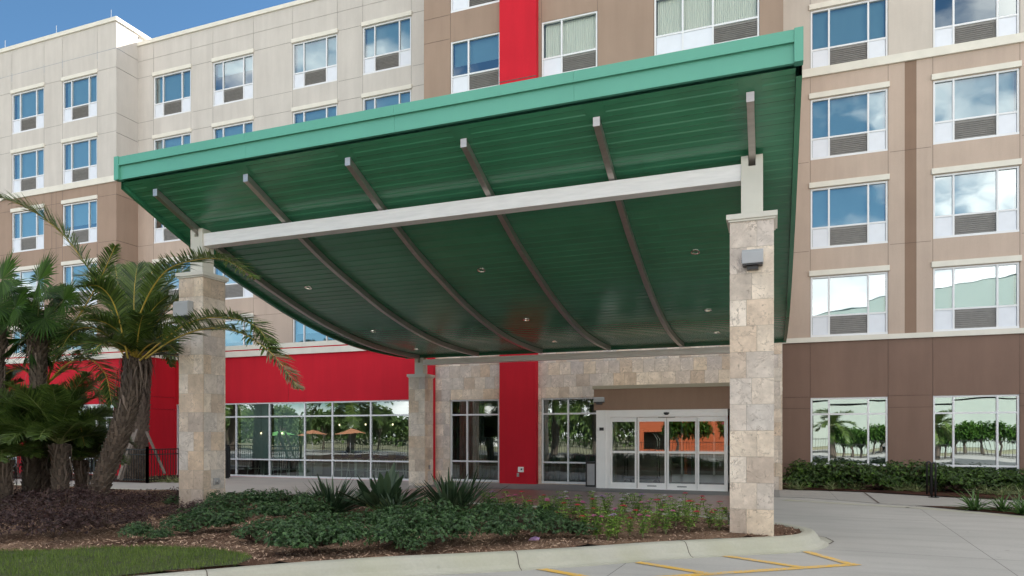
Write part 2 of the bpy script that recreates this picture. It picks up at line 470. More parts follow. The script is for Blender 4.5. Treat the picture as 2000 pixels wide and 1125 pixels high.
def road_paint():
    m, nt, b = newmat('worn yellow road paint'); vec = coords(nt)
    wear = math_(nt, 'ADD', noise(nt, vec, 30, 5, 0.75), math_(nt, 'MULTIPLY', noise(nt, vec, 3, 3), 0.35))
    nt.links.new(mixc(nt, rng(nt, wear, 0.66, 0.78), (0.74, 0.44, 0.06), (0.46, 0.44, 0.40)), b.inputs['Base Color']); b.inputs['Roughness'].default_value = 0.65
    return m
M['yellow'] = road_paint()
def mulch_mat(name, c1, c2, c3):
    m, nt, b = newmat(name); vec = coords(nt)
    v = node(nt, 'ShaderNodeTexVoronoi'); v.inputs['Scale'].default_value = 45; nt.links.new(coords(nt, (1, 2.2, 1)), v.inputs['Vector'])
    hs = node(nt, 'ShaderNodeSeparateColor'); nt.links.new(v.outputs['Color'], hs.inputs[0])
    c = mixc(nt, hs.outputs[0], c1, c2); c = mixc(nt, rng(nt, noise(nt, vec, 1.1, 5), 0.4, 0.65), c, c3)
    nt.links.new(c, b.inputs['Base Color']); b.inputs['Roughness'].default_value = 0.95; b.inputs['Specular IOR Level'].default_value = 0.1
    bump(nt, b, v.outputs['Distance'], 1.0, 0.02)
    return m
M['mulch'] = mulch_mat('bark mulch', (0.17, 0.10, 0.065), (0.40, 0.27, 0.19), (0.12, 0.068, 0.048))
M['mulch_dark'] = mulch_mat('dark red mulch', (0.06, 0.028, 0.02), (0.12, 0.055, 0.04), (0.035, 0.018, 0.014))
M['chip'] = simple('wood chip', (0.46, 0.32, 0.23), 0.9, tone=0.5, dark=(0.10, 0.055, 0.038))
rnd = random.Random(7)
M['joint'] = simple('dark joint sealant', (0.10, 0.08, 0.07), 0.9)  # dark sealant in its own colour

# ------------------------------------------------------------------ ground
def sheet(name, pts, z, mat, thick=0.0):
    mb = MB(); mb.face([(x, y, z) for x, y in pts])
    return mb.build(name, mat, kind='structure')
M['ground_far'] = simple('dry grass ground', (0.26, 0.25, 0.15), 0.95, var=0.25, vscale=0.3)  # colour raised so the unseen ground bounces light under the canopy
M['asphalt'] = simple('pale bounce street', (0.30, 0.29, 0.27), 0.9, var=0.2, vscale=1.2, bmp=0.004, bscale=60)  # unseen street made pale to bounce light towards the entrance
mb = MB(); mb.face([(-1500,-1500,-0.03),(1500,-1500,-0.03),(1500,1500,-0.03),(-1500,1500,-0.03)]); mb.build('ground', M['ground_far'], kind='structure')
sheet('street', [(-300,-20),(300,-20),(300,-10),(-300,-10)], -0.012, M['asphalt'])
sheet('driveway', [(-60,-9.0),(60,-9.0),(60,22.4),(-60,22.4)], 0.0, M['drive'])

DW, DC, DB, DD = 22.77, 25.40, 24.20, 21.60      # stone front, set-back wings, left block, door box
# walkway in front of the doors and along the hotel
sheet('sidewalk', [(-45,14.6),(-10.6,14.6),(-10.6,20.2),(0.2,20.2),(0.75,20.3),(1.6,19.75),(2.48,19.14),(3.1,18.86),(3.6,18.9),(5.2,19.0),(12,19.2),(30,19.2),(30,21.2),(5.8,21.25),(4.4,21.7),(2.5,22.75),(0.28,23.0),(-45,23.0)], 0.006, M['walk'])
sheet('paved_forecourt', [(-10.6,14.4),(-0.1,14.0),(-0.1,20.18),(-10.6,20.18)], 0.006, M['paver'])
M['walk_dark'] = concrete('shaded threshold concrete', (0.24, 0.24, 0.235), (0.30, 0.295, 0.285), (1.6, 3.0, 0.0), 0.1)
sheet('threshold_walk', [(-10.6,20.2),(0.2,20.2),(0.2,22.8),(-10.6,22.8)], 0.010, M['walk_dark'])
# expansion joint seams and the flush gutter line
mb = MB()
def strip(mb, pts, w, z):
    for (a, b) in zip(pts[:-1], pts[1:]):
        a, b = Vector(a + (0,)), Vector(b + (0,)); n = (b - a).normalized().cross(Vector((0,0,1))) * w/2
        mb.face([(a-n)[:2] + (z,), (b-n)[:2] + (z,), (b+n)[:2] + (z,), (a+n)[:2] + (z,)])
strip(mb, [(2.52,22.72),(2.46,19.2)], 0.05, 0.012)
strip(mb, [gp(1000,1115)[:2], gp(1180,1101)[:2], gp(1360,1088.5)[:2], gp(1595,1069)[:2], gp(1622,1062)[:2], gp(1628,1058)[:2], gp(1612,1050)[:2], gp(1574,1044)[:2]], 0.018, 0.008)
mb.build('pavement_joint', M['joint'], kind='structure')
# pale flush gutter between drive and sidewalk on the right
mb = MB(); pl = [(0.3,19.4),(1.2,19.0),(2.2,18.65),(3.0,18.45),(4.0,17.7),(5.0,16.9),(7.0,15.9),(12,14.6)]
strip(mb, pl, 0.42, 0.004); mb.build('gutter', M['curb'], kind='structure')
sheet('curb_apron', [gp(1560,1070)[:2], gp(1595,1068)[:2], gp(1622,1062)[:2], gp(1628,1058)[:2], gp(1612,1050)[:2], gp(1574,1044)[:2], (0.2,12.4), (0.2,11.6)], 0.004, M['curb'])
# yellow hatching
mb = MB()
strip(mb, [(-3.6,6.53),(1.05,10.06)], 0.135, 0.006)
for a, b in (((0.40,10.98),(0.97,9.99)), ((-0.62,10.10),(0.36,9.56)), ((-1.66,9.19),(-0.70,8.71)), ((-2.75,8.32),(-1.80,7.92))):
    strip(mb, [a, b], 0.135, 0.008)
mb.build('road_marking', M['yellow'], kind='structure')

# planting island: kerb swept round a bed
inner = [(-9.9,0.4),(-8.6,2.4),(-7.2,4.4),(-5.89,6.05),(-5.2,6.80),(-4.46,7.47),(-3.65,8.05),(-2.59,8.87),(-1.5,9.87),(-0.51,10.60),(0.07,11.02),(0.37,11.42),(0.44,11.90),(0.25,12.35),(-0.2,12.75),(-1.0,13.1),(-3,13.6),(-6.5,14.05),(-10.4,14.1),(-14,14.3),(-20,14.4),(-30,14.4)]
def smooth_path(p, n=4):
    out = []
    for i in range(len(p)-1):
        p0, p1, p2, p3 = p[max(i-1,0)], p[i], p[i+1], p[min(i+2,len(p)-1)]
        for k in range(n):
            t = k/n; out.append(tuple(0.5*((2*p1[j]) + (-p0[j]+p2[j])*t + (2*p0[j]-5*p1[j]+4*p2[j]-p3[j])*t*t + (-p0[j]+3*p1[j]-3*p2[j]+p3[j])*t**3) for j in (0,1)))
    out.append(p[-1]); return out
innerS = smooth_path(inner, 4)
prof = [(-0.02,-0.05),(-0.02,0.17),(0.0,0.185),(0.03,0.195),(0.14,0.195),(0.18,0.18),(0.22,0.13),(0.26,0.06),(0.31,0.022),(0.37,0.008),(0.37,-0.05)]
mb = MB(); k = len(prof)
for i, p in enumerate(innerS):
    a = Vector(innerS[max(i-1,0)]); b = Vector(innerS[min(i+1,len(innerS)-1)]); d = (b-a).normalized(); nrm = Vector((d.y, -d.x))
    fl = 1.0 if p[0] > -12 else 0.6
    for o, z in prof: q = Vector(p) + nrm*o; mb.v.append((q.x, q.y, z))
for i in range(len(innerS)-1):
    for j in range(k-1):
        a = i*k + j; mb.f.append((a, a+k, a+k+1, a+1)); mb.t.append(None); mb.mi.append(0)
mb.build('curb', M['curb'], smooth=False, kind='structure')
mb = MB()
for (px, py0, py1) in ((440,1110,1126),):
    pass
cuts = [Vector((-5.93,6.0)), Vector((-3.05,8.5)), Vector((-1.15,10.18))]
for c in cuts:                                   # contraction joints across the kerb
    i = min(range(len(innerS)), key=lambda q: (Vector(innerS[q])-c).length); a = Vector(innerS[i-1]); b = Vector(innerS[i+1]); d = (b-a).normalized(); nn = Vector((d.y,-d.x)); p = Vector(innerS[i])
    for (o0,z0),(o1,z1) in zip(prof[2:-1], prof[3:]):
        A, B = p+nn*o0, p+nn*o1; w = d*0.006
        mb.face([(A.x-w.x,A.y-w.y,z0+.002),(B.x-w.x,B.y-w.y,z1+.002),(B.x+w.x,B.y+w.y,z1+.002),(A.x+w.x,A.y+w.y,z0+.002)])
mb.build('curb_joint', M['joint'], kind='structure')

def inside(pt, poly):
    x, y = pt; c = False
    for i in range(len(poly)):
        x1, y1 = poly[i]; x2, y2 = poly[i-1]
        if (y1 > y) != (y2 > y) and x < (x2-x1)*(y-y1)/(y2-y1) + x1: c = not c
    return c
bed_poly = innerS + [(-30, 0.4)]
from mathutils import noise as mn
def bed_h(x, y): return 0.165 + 0.05*mn.noise(Vector((x*0.7, y*0.7, 0))) + 0.018*mn.noise(Vector((x*4, y*4, 3))) + 0.03
def dist_in(x, y):                                # distance to the kerb's inner line
    return min(math.hypot(x-a, y-b) for a, b in innerS[::2])
mb = MB(); st = 0.22; idx = {}
nx0, nx1, ny0, ny1 = -30, 0.6, 0.4, 14.5
xs = [nx0 + i*st for i in range(int((nx1-nx0)/st)+1)]; ys = [ny0 + i*st for i in range(int((ny1-ny0)/st)+1)]
from mathutils.geometry import delaunay_2d_cdt
pts = [Vector(p) for p in bed_poly]
np_ = len(pts)
grid = [Vector((x + rnd.uniform(-.03,.03), y + rnd.uniform(-.03,.03))) for x in xs for y in ys if (x > -16 or (int(x/st) % 3 == 0)) and inside((x, y), bed_poly) and dist_in(x, y) > 0.12]
vs, es, fs, *_ = delaunay_2d_cdt(pts + grid, [(i, (i+1) % np_) for i in range(np_)], [], 1, 1e-5)
bverts = []
for v in vs:
    dd = dist_in(v.x, v.y); bverts.append((v.x, v.y, (bed_h(v.x, v.y) if dd > 0.1 else 0.165)))
me = bpy.data.meshes.new('planting_bed'); me.from_pydata(bverts, [], [tuple(f) for f in fs]); me.materials.append(M['mulch'])
for p in me.polygons: p.use_smooth = True
o = bpy.data.objects.new('planting_bed', me); COL.objects.link(o); o['kind'] = 'structure'
sheet('hedge_bed', [(0.30,23.05),(2.5,22.75),(4.4,21.7),(5.8,21.25),(30,21.2),(30,25.4),(0.30,25.4)], 0.03, M['mulch_dark'])
sheet('verge_bed', [(3.2,18.85),(4.0,18.1),(5.0,17.25),(7.0,16.2),(12,14.9),(12,19.15),(5.2,18.95),(3.8,18.9)], 0.012, M['mulch_dark'])
sheet('fenced_bed', [(-45,18.4),(-20.5,18.4),(-20.5,22.4),(-45,22.4)], 0.012, M['mulch_dark'])

# ------------------------------------------------------------------ the hotel
hotel = thing('hotel', (0, DW, 0), 'five storey hotel with cream, tan, brown and red stucco walls and stone clad entrance front', 'hotel')

JT = {}
def joint_of(mat):                                # sealant joint, a darker shade of its wall
    if mat.name not in JT:
        c = WALLC.get(mat.name, (0.3,0.3,0.3)); JT[mat.name] = simple(mat.name + ' joint', [x*0.52 for x in c], 0.9)
    return JT[mat.name]
def wall_grid(name, x0, x1, z0, z1, Y, mat, holes=(), vj=(), hj=(), gw=0.016, gd=0.008, rev=0.14):
    mb = MB(); xs, zs = {x0, x1}, {z0, z1}
    VJ = [(v, z0, z1) if isinstance(v, (int, float)) else v for v in vj]
    HJ = [(h, x0, x1) if isinstance(h, (int, float)) else h for h in hj]
    for a, b, c, d in holes: xs |= {max(a,x0), min(b,x1)}; zs |= {max(c,z0), min(d,z1)}
    for v, a, b in VJ: xs |= {v-gw/2, v+gw/2}; zs |= {a, b}
    for h, a, b in HJ: zs |= {h-gw/2, h+gw/2}; xs |= {a, b}
    xs = sorted(x for x in xs if x0 <= x <= x1); zs = sorted(z for z in zs if z0 <= z <= z1)
    for i in range(len(xs)-1):
        for j in range(len(zs)-1):
            a, b, c, d = xs[i], xs[i+1], zs[j], zs[j+1]
            if b-a < 1e-6 or d-c < 1e-6: continue
            mx, mz = (a+b)/2, (c+d)/2
            if any(h[0] < mx < h[1] and h[2] < mz < h[3] for h in holes): continue
            g = any(abs(mx-v) < gw/2 and p < mz < q for v, p, q in VJ) or any(abs(mz-h) < gw/2 and p < mx < q for h, p, q in HJ)
            y = Y + (gd if g else 0)
            mb.face([(a,y,c),(b,y,c),(b,y,d),(a,y,d)], mi=1 if g else 0)
    for a, b, c, d in holes:                      # reveals
        a, b, c, d = max(a,x0), min(b,x1), max(c,z0), min(d,z1)
        mb.face([(a,Y,c),(a,Y+rev,c),(a,Y+rev,d),(a,Y,d)]); mb.face([(b,Y,c),(b,Y,d),(b,Y+rev,d),(b,Y+rev,c)])
        mb.face([(a,Y,d),(a,Y+rev,d),(b,Y+rev,d),(b,Y,d)]); mb.face([(a,Y,c),(b,Y,c),(b,Y+rev,c),(a,Y+rev,c)])
    return mb.build(name, [mat, joint_of(mat)], hotel)

cr = random.Random(3)
def window(x0, x1, z0, z1, Y, fr, tr, louver=None, lintel=True, cover='blind', cov=1.0, panes_below=False, glassm='glass', ft=0.055, below=True, name='window'):
    """fr: mullion positions (fractions); tr: transom heights above z0."""
    w, h = x1-x0, z1-z0; y0, y1 = Y+0.02, Y+0.11
    mb = MB()
    mb.box(x0, x1, y0, y1, z1-ft, z1); mb.box(x0, x1, y0-0.015, y1, z0, z0+ft*1.3)
    mb.box(x0, x0+ft, y0, y1, z0+ft*1.3, z1-ft); mb.box(x1-ft, x1, y0, y1, z0+ft*1.3, z1-ft)
    xm = [x0 + w*f for f in fr]
    for x in xm: mb.box(x-ft/2, x+ft/2, y0+.003, y1, z0+ft*1.3, z1-ft)
    cols = [x0+ft] + xm + [x1-ft]
    for t in tr:
        for a, b in zip(cols[:-1], cols[1:]):
            mb.box(a + (ft/2 if a != x0+ft else 0), b - (ft/2 if b != x1-ft else 0), y0+.006, y1-.004, z0+t-ft/2, z0+t+ft/2)
    win = mb.build(name, M['frame'], hotel, loc=(x0, Y, z0))
    zt = z0 + (tr[0] if (below and tr) else 0)
    mb = MB()                                     # every light sits a hair out of true in its frame
    for a, b in zip(cols[:-1], cols[1:]):
        a, b = (x0+.02 if a == cols[0] else a), (x1-.02 if b == cols[-1] else b); e1, e2 = cr.uniform(-.007,.007), cr.uniform(-.004,.004)
        mb.face([(a,Y+.07-e2,zt),(b,Y+.07+e2,zt),(b,Y+.07+e1+e2,z1-.02),(a,Y+.07+e1-e2,z1-.02)])
    mb.build('pane', M[glassm], win)
    if below and tr:
        for i, (a, b) in enumerate(zip(cols[:-1], cols[1:])):
            if i != louver:
                mb = MB(); mb.box(a+.01, b-.01, Y+.05, Y+.08, z0+.04, zt)
                mb.box(a+.05, b-.05, Y+.044, Y+.05, z0+.11, zt-.06)
                mb.build('spandrel_panel', M['panel'], win)
        if louver is not None:
            a, b = cols[louver], cols[louver+1]; mb = MB(); mb.box(a+.01, b-.01, Y+.085, Y+.10, z0+.05, zt)
            n = 9
            for q in range(n):
                z = z0+.09 + (zt-z0-.14)*q/n
                mb.face([(a+.02,Y+.045,z),(b-.02,Y+.045,z),(b-.02,Y+.08,z+.035),(a+.02,Y+.08,z+.035)])
            mb.build('louver_grille', M['louver'], win)
    if lintel:
        mb = MB(); mb.box(x0-.05, x1+.05, Y-.06, Y+.02, z1+.02, z1+.20)
        mb.build('lintel', M['trim'], win, bevel=0.008)
    if cover and cov > 0:
        zb = z1 - .03 - (z1-zt-.05)*cov; mb = MB()
        n = 1 if cover != 'sheer' else 40
        mat = {'blind': M['blind'], 'sheer': M['sheer'], 'grey': M['blind_grey'], 'curtain': M['curtain']}[cover]
        mb.box(x0+.08, x1-.08, Y+.20, Y+.205, zb, z1-.02)
        mb.build('blind' if cover in ('blind','grey') else 'curtain', mat, win)
    return win

WH = 2.02                                        # window unit height
def lz(row): return 4.03 + 3.0*row               # head height of a floor's windows (row 1..5): 6.95 ... 18.95
HEAD = {1: 6.98, 2: 9.93, 3: 12.92, 4: 15.90, 5: 18.92}
def roomwin(x0, Y, row, w=2.30, **kw):
    z1 = HEAD[row]; c = cr.choice([1.0, 1.0, 1.0, 0.62, 0.45, 1.0, 0.8])
    kw.setdefault('cov', c)
    return window(x0, x0+w, z1-WH, z1, Y, (0.245, 0.755), (0.70,), louver=1, **kw)

# cream / tan wing behind the canopy
XC = [-27.89, -24.26, -19.79, -16.21]
holes = [(x, x+2.30, HEAD[r]-WH, HEAD[r]) for x in XC for r in (1,2,3,4,5)]
vjs = [v for x in XC for v in (x-.01, x+2.31)]
def hjs(levels, rows_x, x0, x1):                 # horizontal joints that stop at the windows
    out = []
    for z in levels:
        xs = [x0] + [q for x in rows_x for q in (x-.06, x+2.36)] + [x1]
        for a, b in zip(xs[::2], xs[1::2]):
            if b > a: out.append((z, a, b))
    return out
up = [h for h in holes if h[2] > 13.85]; lo = [h for h in holes if h[2] < 13.85]
wall_grid('cream_wall', -28.95, -11.9, 13.85, 20.62, DC, M['cream'], up, vjs, hjs([HEAD[4]+.1, HEAD[5]+.1, HEAD[4]-WH-.05+0, HEAD[5]-WH-.05], XC, -28.95, -11.9) + [19.83])
wall_grid('tan_wall', -28.95, -11.9, 5.0, 13.85, DC, M['tan'], lo, vjs, hjs([HEAD[r]-WH-.05 for r in (1,2,3)] + [HEAD[r]+.1 for r in (1,2,3)], XC, -28.95, -11.9))
for x in XC:
    for r in (1,2,3,4,5): roomwin(x, DC, r)
# left block (projects)
XB = [-36.05, -32.44]
holes = [(x, x+2.30, HEAD[r]-WH, HEAD[r]) for x in XB for r in (1,2,3,4,5)]
vjs = [v for x in XB for v in (x-.01, x+2.31)]
up = [h for h in holes if h[2] > 13.85]; lo = [h for h in holes if h[2] < 13.85]
wall_grid('cream_wall', -46, -28.9, 13.72, 21.2, DB, M['cream'], up, vjs, hjs([HEAD[4]+.1, HEAD[5]+.1, HEAD[5]-WH-.05], XB, -46, -28.9) + [19.9])
wall_grid('brown_wall', -46, -28.9, 5.0, 13.72, DB, M['midbrown'], lo, vjs + [-33.2, -32.9], hjs([HEAD[r]-WH-.05 for r in (1,2,3)] + [HEAD[r]+.1 for r in (1,2,3)], XB, -46, -28.9))
for x in XB:
    for r in (1,2,3,4,5): roomwin(x, DB, r)
def side_wall(name, X, y0, y1, z0, z1, mat, hj=()):
    mb = MB(); zs = [z0] + [z1]
    cutsz = sorted([q for z in hj for q in (z-.011, z+.011)]); zz = [z0] + cutsz + [z1]
    for i, (a, b) in enumerate(zip(zz[:-1], zz[1:])):
        g = i % 2 == 1; x = X - (0.012 if g else 0)
        mb.face([(x,y0,a),(x,y1,a),(x,y1,b),(x,y0,b)], mi=1 if g else 0)
    return mb.build(name, [mat, joint_of(mat)], hotel)
side_wall('cream_side_wall', -28.9, DB, DC, 13.72, 21.2, M['cream'], (HEAD[4]-WH-.05+2.1, HEAD[5]-WH-.05, 19.0, 19.9))
side_wall('brown_side_wall', -28.9, DB, DC, 5.0, 13.72, M['midbrown'], (HEAD[1]+.1, HEAD[2]-WH-.05, HEAD[2]+.1, HEAD[3]-WH-.05, HEAD[3]+.1))
# right wing
XR = [1.21, 4.79, 9.3, 13.0]
holes = [(x, x+2.30, HEAD[r]-WH, HEAD[r]) for x in XR for r in (1,2,3,4,5)]
vjs = [v for x in XR for v in (x-.01, x+2.31)]
up = [h for h in holes if h[2] > 13.8]; lo = [h for h in holes if h[2] < 13.8]
wall_grid('beige_wall', 0.30, 30, 13.8, 20.62, DC, M['light'], up, vjs, [])
ds0, ds1 = gx(1767, DC), gx(1790, DC)
wall_grid('tan_wall', 0.30, ds0, 4.86, 13.8, DC, M['tan'], [h for h in lo if h[1] < ds0], [vjs[0], vjs[1]], hjs([HEAD[2]-WH-.06, HEAD[3]-WH-.06], XR[:1], 0.30, ds0))
wall_grid('tan_wall', ds1, 30, 4.86, 13.8, DC, M['tan'], [h for h in lo if h[0] > ds1], vjs[2:], hjs([HEAD[2]-WH-.06, HEAD[3]-WH-.06], XR[1:], ds1, 30))
wall_grid('brown_wall_strip', ds0, ds1, 4.86, 13.8, DC + .004, M['brown'], [], [], [HEAD[2]-WH-.06, HEAD[3]-WH-.06])
for x in XR:
    for r in (1,2,3,4): roomwin(x, DC, r, cov=(0.0 if (x == XR[1] and r == 4) else 1.0))
mb = MB(); mb.box(0.30, 30, DC-.07, DC, 13.68, 13.95); mb.build('stucco_band', M['trim'], hotel)
mb = MB(); mb.box(0.32, 30, DC-.06, DC, 4.79, 4.95); mb.build('stucco_band', M['trim'], hotel)
mb = MB(); mb.box(-46, -28.86, DB-.06, DB, 13.62, 13.90); mb.build('stucco_band', M['trim'], hotel)
gfh = [(1.21,3.51,0.68,2.93),(4.79,7.09,0.10,2.93),(9.3,11.6,0.68,2.93),(13,15.3,0.68,2.93)]
wall_grid('dark_brown_wall', 0.30, 30, 0, 4.86, DC, M['dark'], gfh, [v for g in gfh for v in (g[0]-.01, g[1]+.01)],
          [(z, a, b) for z in (2.96, 2.58) for a, b in ((0.30,1.2),(3.52,4.78),(7.1,9.29),(11.6,13))] + [(0.70,0.30,1.2)], rev=0.2)
for i, g in enumerate(gfh):
    window(*g, DC, (0.245, 0.755), ((2.93-.55-g[2], ) if i != 1 else (0.62, 2.28)), lintel=False, cover='grey', cov=0.0, below=False, glassm='glass_mirror', name='storefront_window')

# central tower
Xt0, Xt1 = -11.94, 0.32
TW = [(-10.86,-8.95,(0.36,),1), (-7.41,-5.46,(0.36,),1), (-3.58,-0.37,(0.28,0.57),2)]
TB = [7.93, 10.93, 13.93, 16.90, 19.9]
th_ = [(a, b, z, z+1.92) for a, b, *_ in TW for z in TB]
tv = [-10.87, -8.94, -7.42, -5.45, -3.59, -0.36]
th2 = [(z, a, b) for z0 in TB for z in (z0-.05, z0+2.05) for a, b in ((Xt0,-10.9),(-7.5,-7.44))] + [(z0-.05, -5.4, -3.62) for z0 in TB[3:]] + [(z0+2.05, -5.4,-3.62) for z0 in TB[3:]]
wall_grid('brown_wall', Xt0, Xt1, 4.9, 24.0, DW, M['brown'] if False else M['midbrown'], th_, tv, th2)
for a, b, fr, lv in TW:
    for z in TB:
        sh = (a > -8)
        window(a, b, z, z+1.92, DW, fr, (0.66,), louver=lv, lintel=False, cover='sheer' if sh else 'blind', cov=1.0 if sh else 0.66, glassm='glass_clear' if sh else 'glass')
mb = MB(); mb.box(-8.86, -7.53, DW-.28, DW, 0.0, 24.0); 
mb.build('red_pilaster', M['red'], hotel)
mb = MB(); mb.box(-8.862, -7.528, DW-.283, DW-.2, 13.90, 13.93); mb.build('pilaster_joint', M['joint'], hotel)
mb = MB(); mb.face([(Xt1,DW,4.9),(Xt1,DC,4.9),(Xt1,DC,24),(Xt1,DW,24)]); mb.face([(Xt0,DW,4.9),(Xt0,DC,4.9),(Xt0,DC,24),(Xt0,DW,24)])
mb.build('tower_side_wall', M['midbrown'], hotel)

# stone cladding made of single slabs
def slab_rects(x0, x1, z0, z1, hole_list, rs, course, wmin, wmax):
    zs = [z0]; z = z0
    while z < z1 - 0.05: z = min(z1, z + course); zs.append(z)
    out = []
    for c, d in zip(zs[:-1], zs[1:]):
        x = x0 - rs.uniform(0, wmax)
        while x < x1:
            w = rs.uniform(wmin, wmax); a, b = max(x, x0), min(x+w, x1); x += w
            if b - a < 0.02: continue
            parts = [(a, b, c, d)]
            for h in hole_list:
                nxt = []
                for (p, q, r, s) in parts:
                    if q <= h[0] or p >= h[1] or s <= h[2] or r >= h[3]: nxt.append((p,q,r,s)); continue
                    if p < h[0]: nxt.append((p, h[0], r, s))
                    if q > h[1]: nxt.append((h[1], q, r, s))
                    mp, mq = max(p, h[0]), min(q, h[1])
                    if r < h[2]: nxt.append((mp, mq, r, h[2]))
                    if s > h[3]: nxt.append((mp, mq, h[3], s))
                parts = nxt
            t = rs.random()
            out += [(p,q,r,s,t) for p,q,r,s in parts if q-p > .015 and s-r > .015]
    return out
sx0, sx1 = -11.46, 0.28
sh = [(-10.88,-8.98,0.03,2.95),(-7.41,-5.0,0.03,2.95),(-5.25,-0.78,0.0,2.6)]
rs = random.Random(11); mb = MB(); g = 0.003
for p,q,r,s,t in slab_rects(sx0, sx1, 0.0, 4.9, sh + [(-8.86,-7.53,0,4.9)], rs, 0.415, 0.36, 0.46):
    mb.box(p+g, q-g, DW-.03-rs.uniform(0,.003), DW+.02, r+g, s-g, tone=t)
for k in range(12):                               # return of the cladding on its right end
    mb.box(sx1-.02, sx1+.012, DW-.03, DW+0.6, k*.415+g, (k+1)*.415-g-.1*(k==11), tone=rs.random())
mb.build('stone_cladding', M['stone'], hotel)
wall_grid('backing_wall', sx0, sx1, 0.0, 4.9, DW-.004, M['grout'], sh, rev=0.2)
mb = MB(); mb.face([(sx1,DW,0),(sx1,DC,0),(sx1,DC,4.9),(sx1,DW,4.9)]); mb.build('tower_base_side_wall', M['dark'], hotel)
window(-10.88,-8.98,0.03,2.95,DW,(0.345,),(0.72,2.38),lintel=False,cover='curtain',cov=0.0,below=False,glassm='glass_gf',name='storefront_window')
window(-7.41,-5.0,0.03,2.95,DW,(0.385,),(0.72,2.38),lintel=False,cover='curtain',cov=0.0,below=False,glassm='glass_gf',name='storefront_window')
def drape(x0, x1, Y, z0, z1, amp=0.05, per=0.16, parent=None):
    mb = MB(); n = int((x1-x0)/0.03); pr = None
    for i in range(n+1):
        x = x0 + (x1-x0)*i/n; y = Y + amp*sin(2*pi*x/per + 1.3*sin(x*3)); 
        if pr: mb.face([(pr[0],pr[1],z0),(x,y,z0),(x,y,z1),(pr[0],pr[1],z1)])
        pr = (x, y)
    return mb.build('curtain', M['curtain'], parent or hotel, smooth=True)
drape(-10.80,-10.05,DW+.32,0.05,2.95); drape(-10.0,-9.75,DW+.40,0.05,2.95); drape(-7.3,-6.85,DW+.32,0.05,2.95); drape(-6.6,-5.1,DW+.42,0.05,2.95)
drape(-9.9,-9.0,DW+.75,0.05,1.6,0.03,0.2)

# red ground floor volume on the left, with its double white coping
DR, DL, XL = 22.55, 21.20, -23.58
glz = (-24.4, -12.05, 0.05, 2.98)
wall_grid('red_wall', XL, -11.46, 0.0, 4.84, DR, M['red'], [(-21.12,-12.05,0.012,2.98),(-23.50,-22.3,0.012,2.98)], [gx(563,DR)-.0], [(3.25, -22.25, -21.2), (2.75, -22.25, -21.2)], rev=0.16)
mb = MB(); mb.face([(-11.46,DR,0),(-11.46,DW,0),(-11.46,DW,4.84),(-11.46,DR,4.84)]); mb.build('red_side_wall', M['red'], hotel)
wl0, wl1 = gx(100, DL), gx(222, DL)
wall_grid('red_wall', -46, XL, 0.0, 4.84, DL, M['red'], [(-38,-31.3,0.05,2.98),(wl0,wl1,0.05,2.98)], [], [], rev=0.16)
side_wall('red_side_wall', XL, DL, DR, 0.0, 4.84, M['red'], (2.75, 3.25))
for z0, z1, pr_, mt in ((4.84,5.07,0.07,'trim'),(5.07,5.12,0.03,'red'),(5.12,5.30,0.05,'trim')):
    mb = MB(); mb.box(XL+pr_, -11.46+pr_, DR-pr_, DR+.3, z0, z1); mb.box(-46, XL+pr_, DL-pr_, DR+.3, z0, z1)
    mb.build('coping' if mt == 'trim' else 'coping_strip', M[mt], hotel)
mb = MB(); mb.box(-46, -11.9, DR+.2, DC, 5.0, 5.06); mb.build('roof', M['grey'], hotel)
gm = [gx(p, DR) for p in (460,525,594,648,723)]
fr = [(x+21.12)/(21.12-12.05) for x in gm]
window(-21.12,-12.05,0.012,2.98,DR,fr,(0.70,2.41),lintel=False,cover=None,below=False,glassm='glass_gf',name='storefront_window')
window(-23.50,-22.3,0.012,2.98,DR,(0.5,),(0.70,2.41),lintel=False,cover='curtain',cov=1,below=False,glassm='glass_gf',name='storefront_window')
lw = wl1 - wl0
window(wl0,wl1,0.05,2.98,DL,(0.34,0.55,0.72,0.88),(0.67,2.37),lintel=False,cover=None,below=False,glassm='glass_gf',name='storefront_window')
window(-38,-31.3,0.05,2.98,DL,(0.25,0.5,0.75),(0.67,2.37),lintel=False,cover='curtain',cov=1,below=False,glassm='glass_gf',name='storefront_window')
drape(wl0+.1, wl1-.1, DL+.35, 0.05, 2.95, 0.06, 0.22)
# solar screens behind the breakfast room glass
mb = MB(); mb.box(gx(466,DR), gx(522,DR), DR+.13, DR+.14, 0.76, 2.96); mb.build('blind', M['blind_grey'], hotel)
mb = MB(); mb.box(gx(531,DR), gx(580,DR), DR+.13, DR+.14, 0.76, 2.96); mb.build('blind', M['blind_grey'], hotel)
M['int_col'] = simple('cream interior column', (0.55, 0.56, 0.45), 0.7, var=.03)
mb = MB(); mb.box(gx(583,DR+.25), gx(596,DR+.25), DR+.25, DR+.7, 0.05, 3.0); mb.build('interior_column', M['int_col'], hotel)

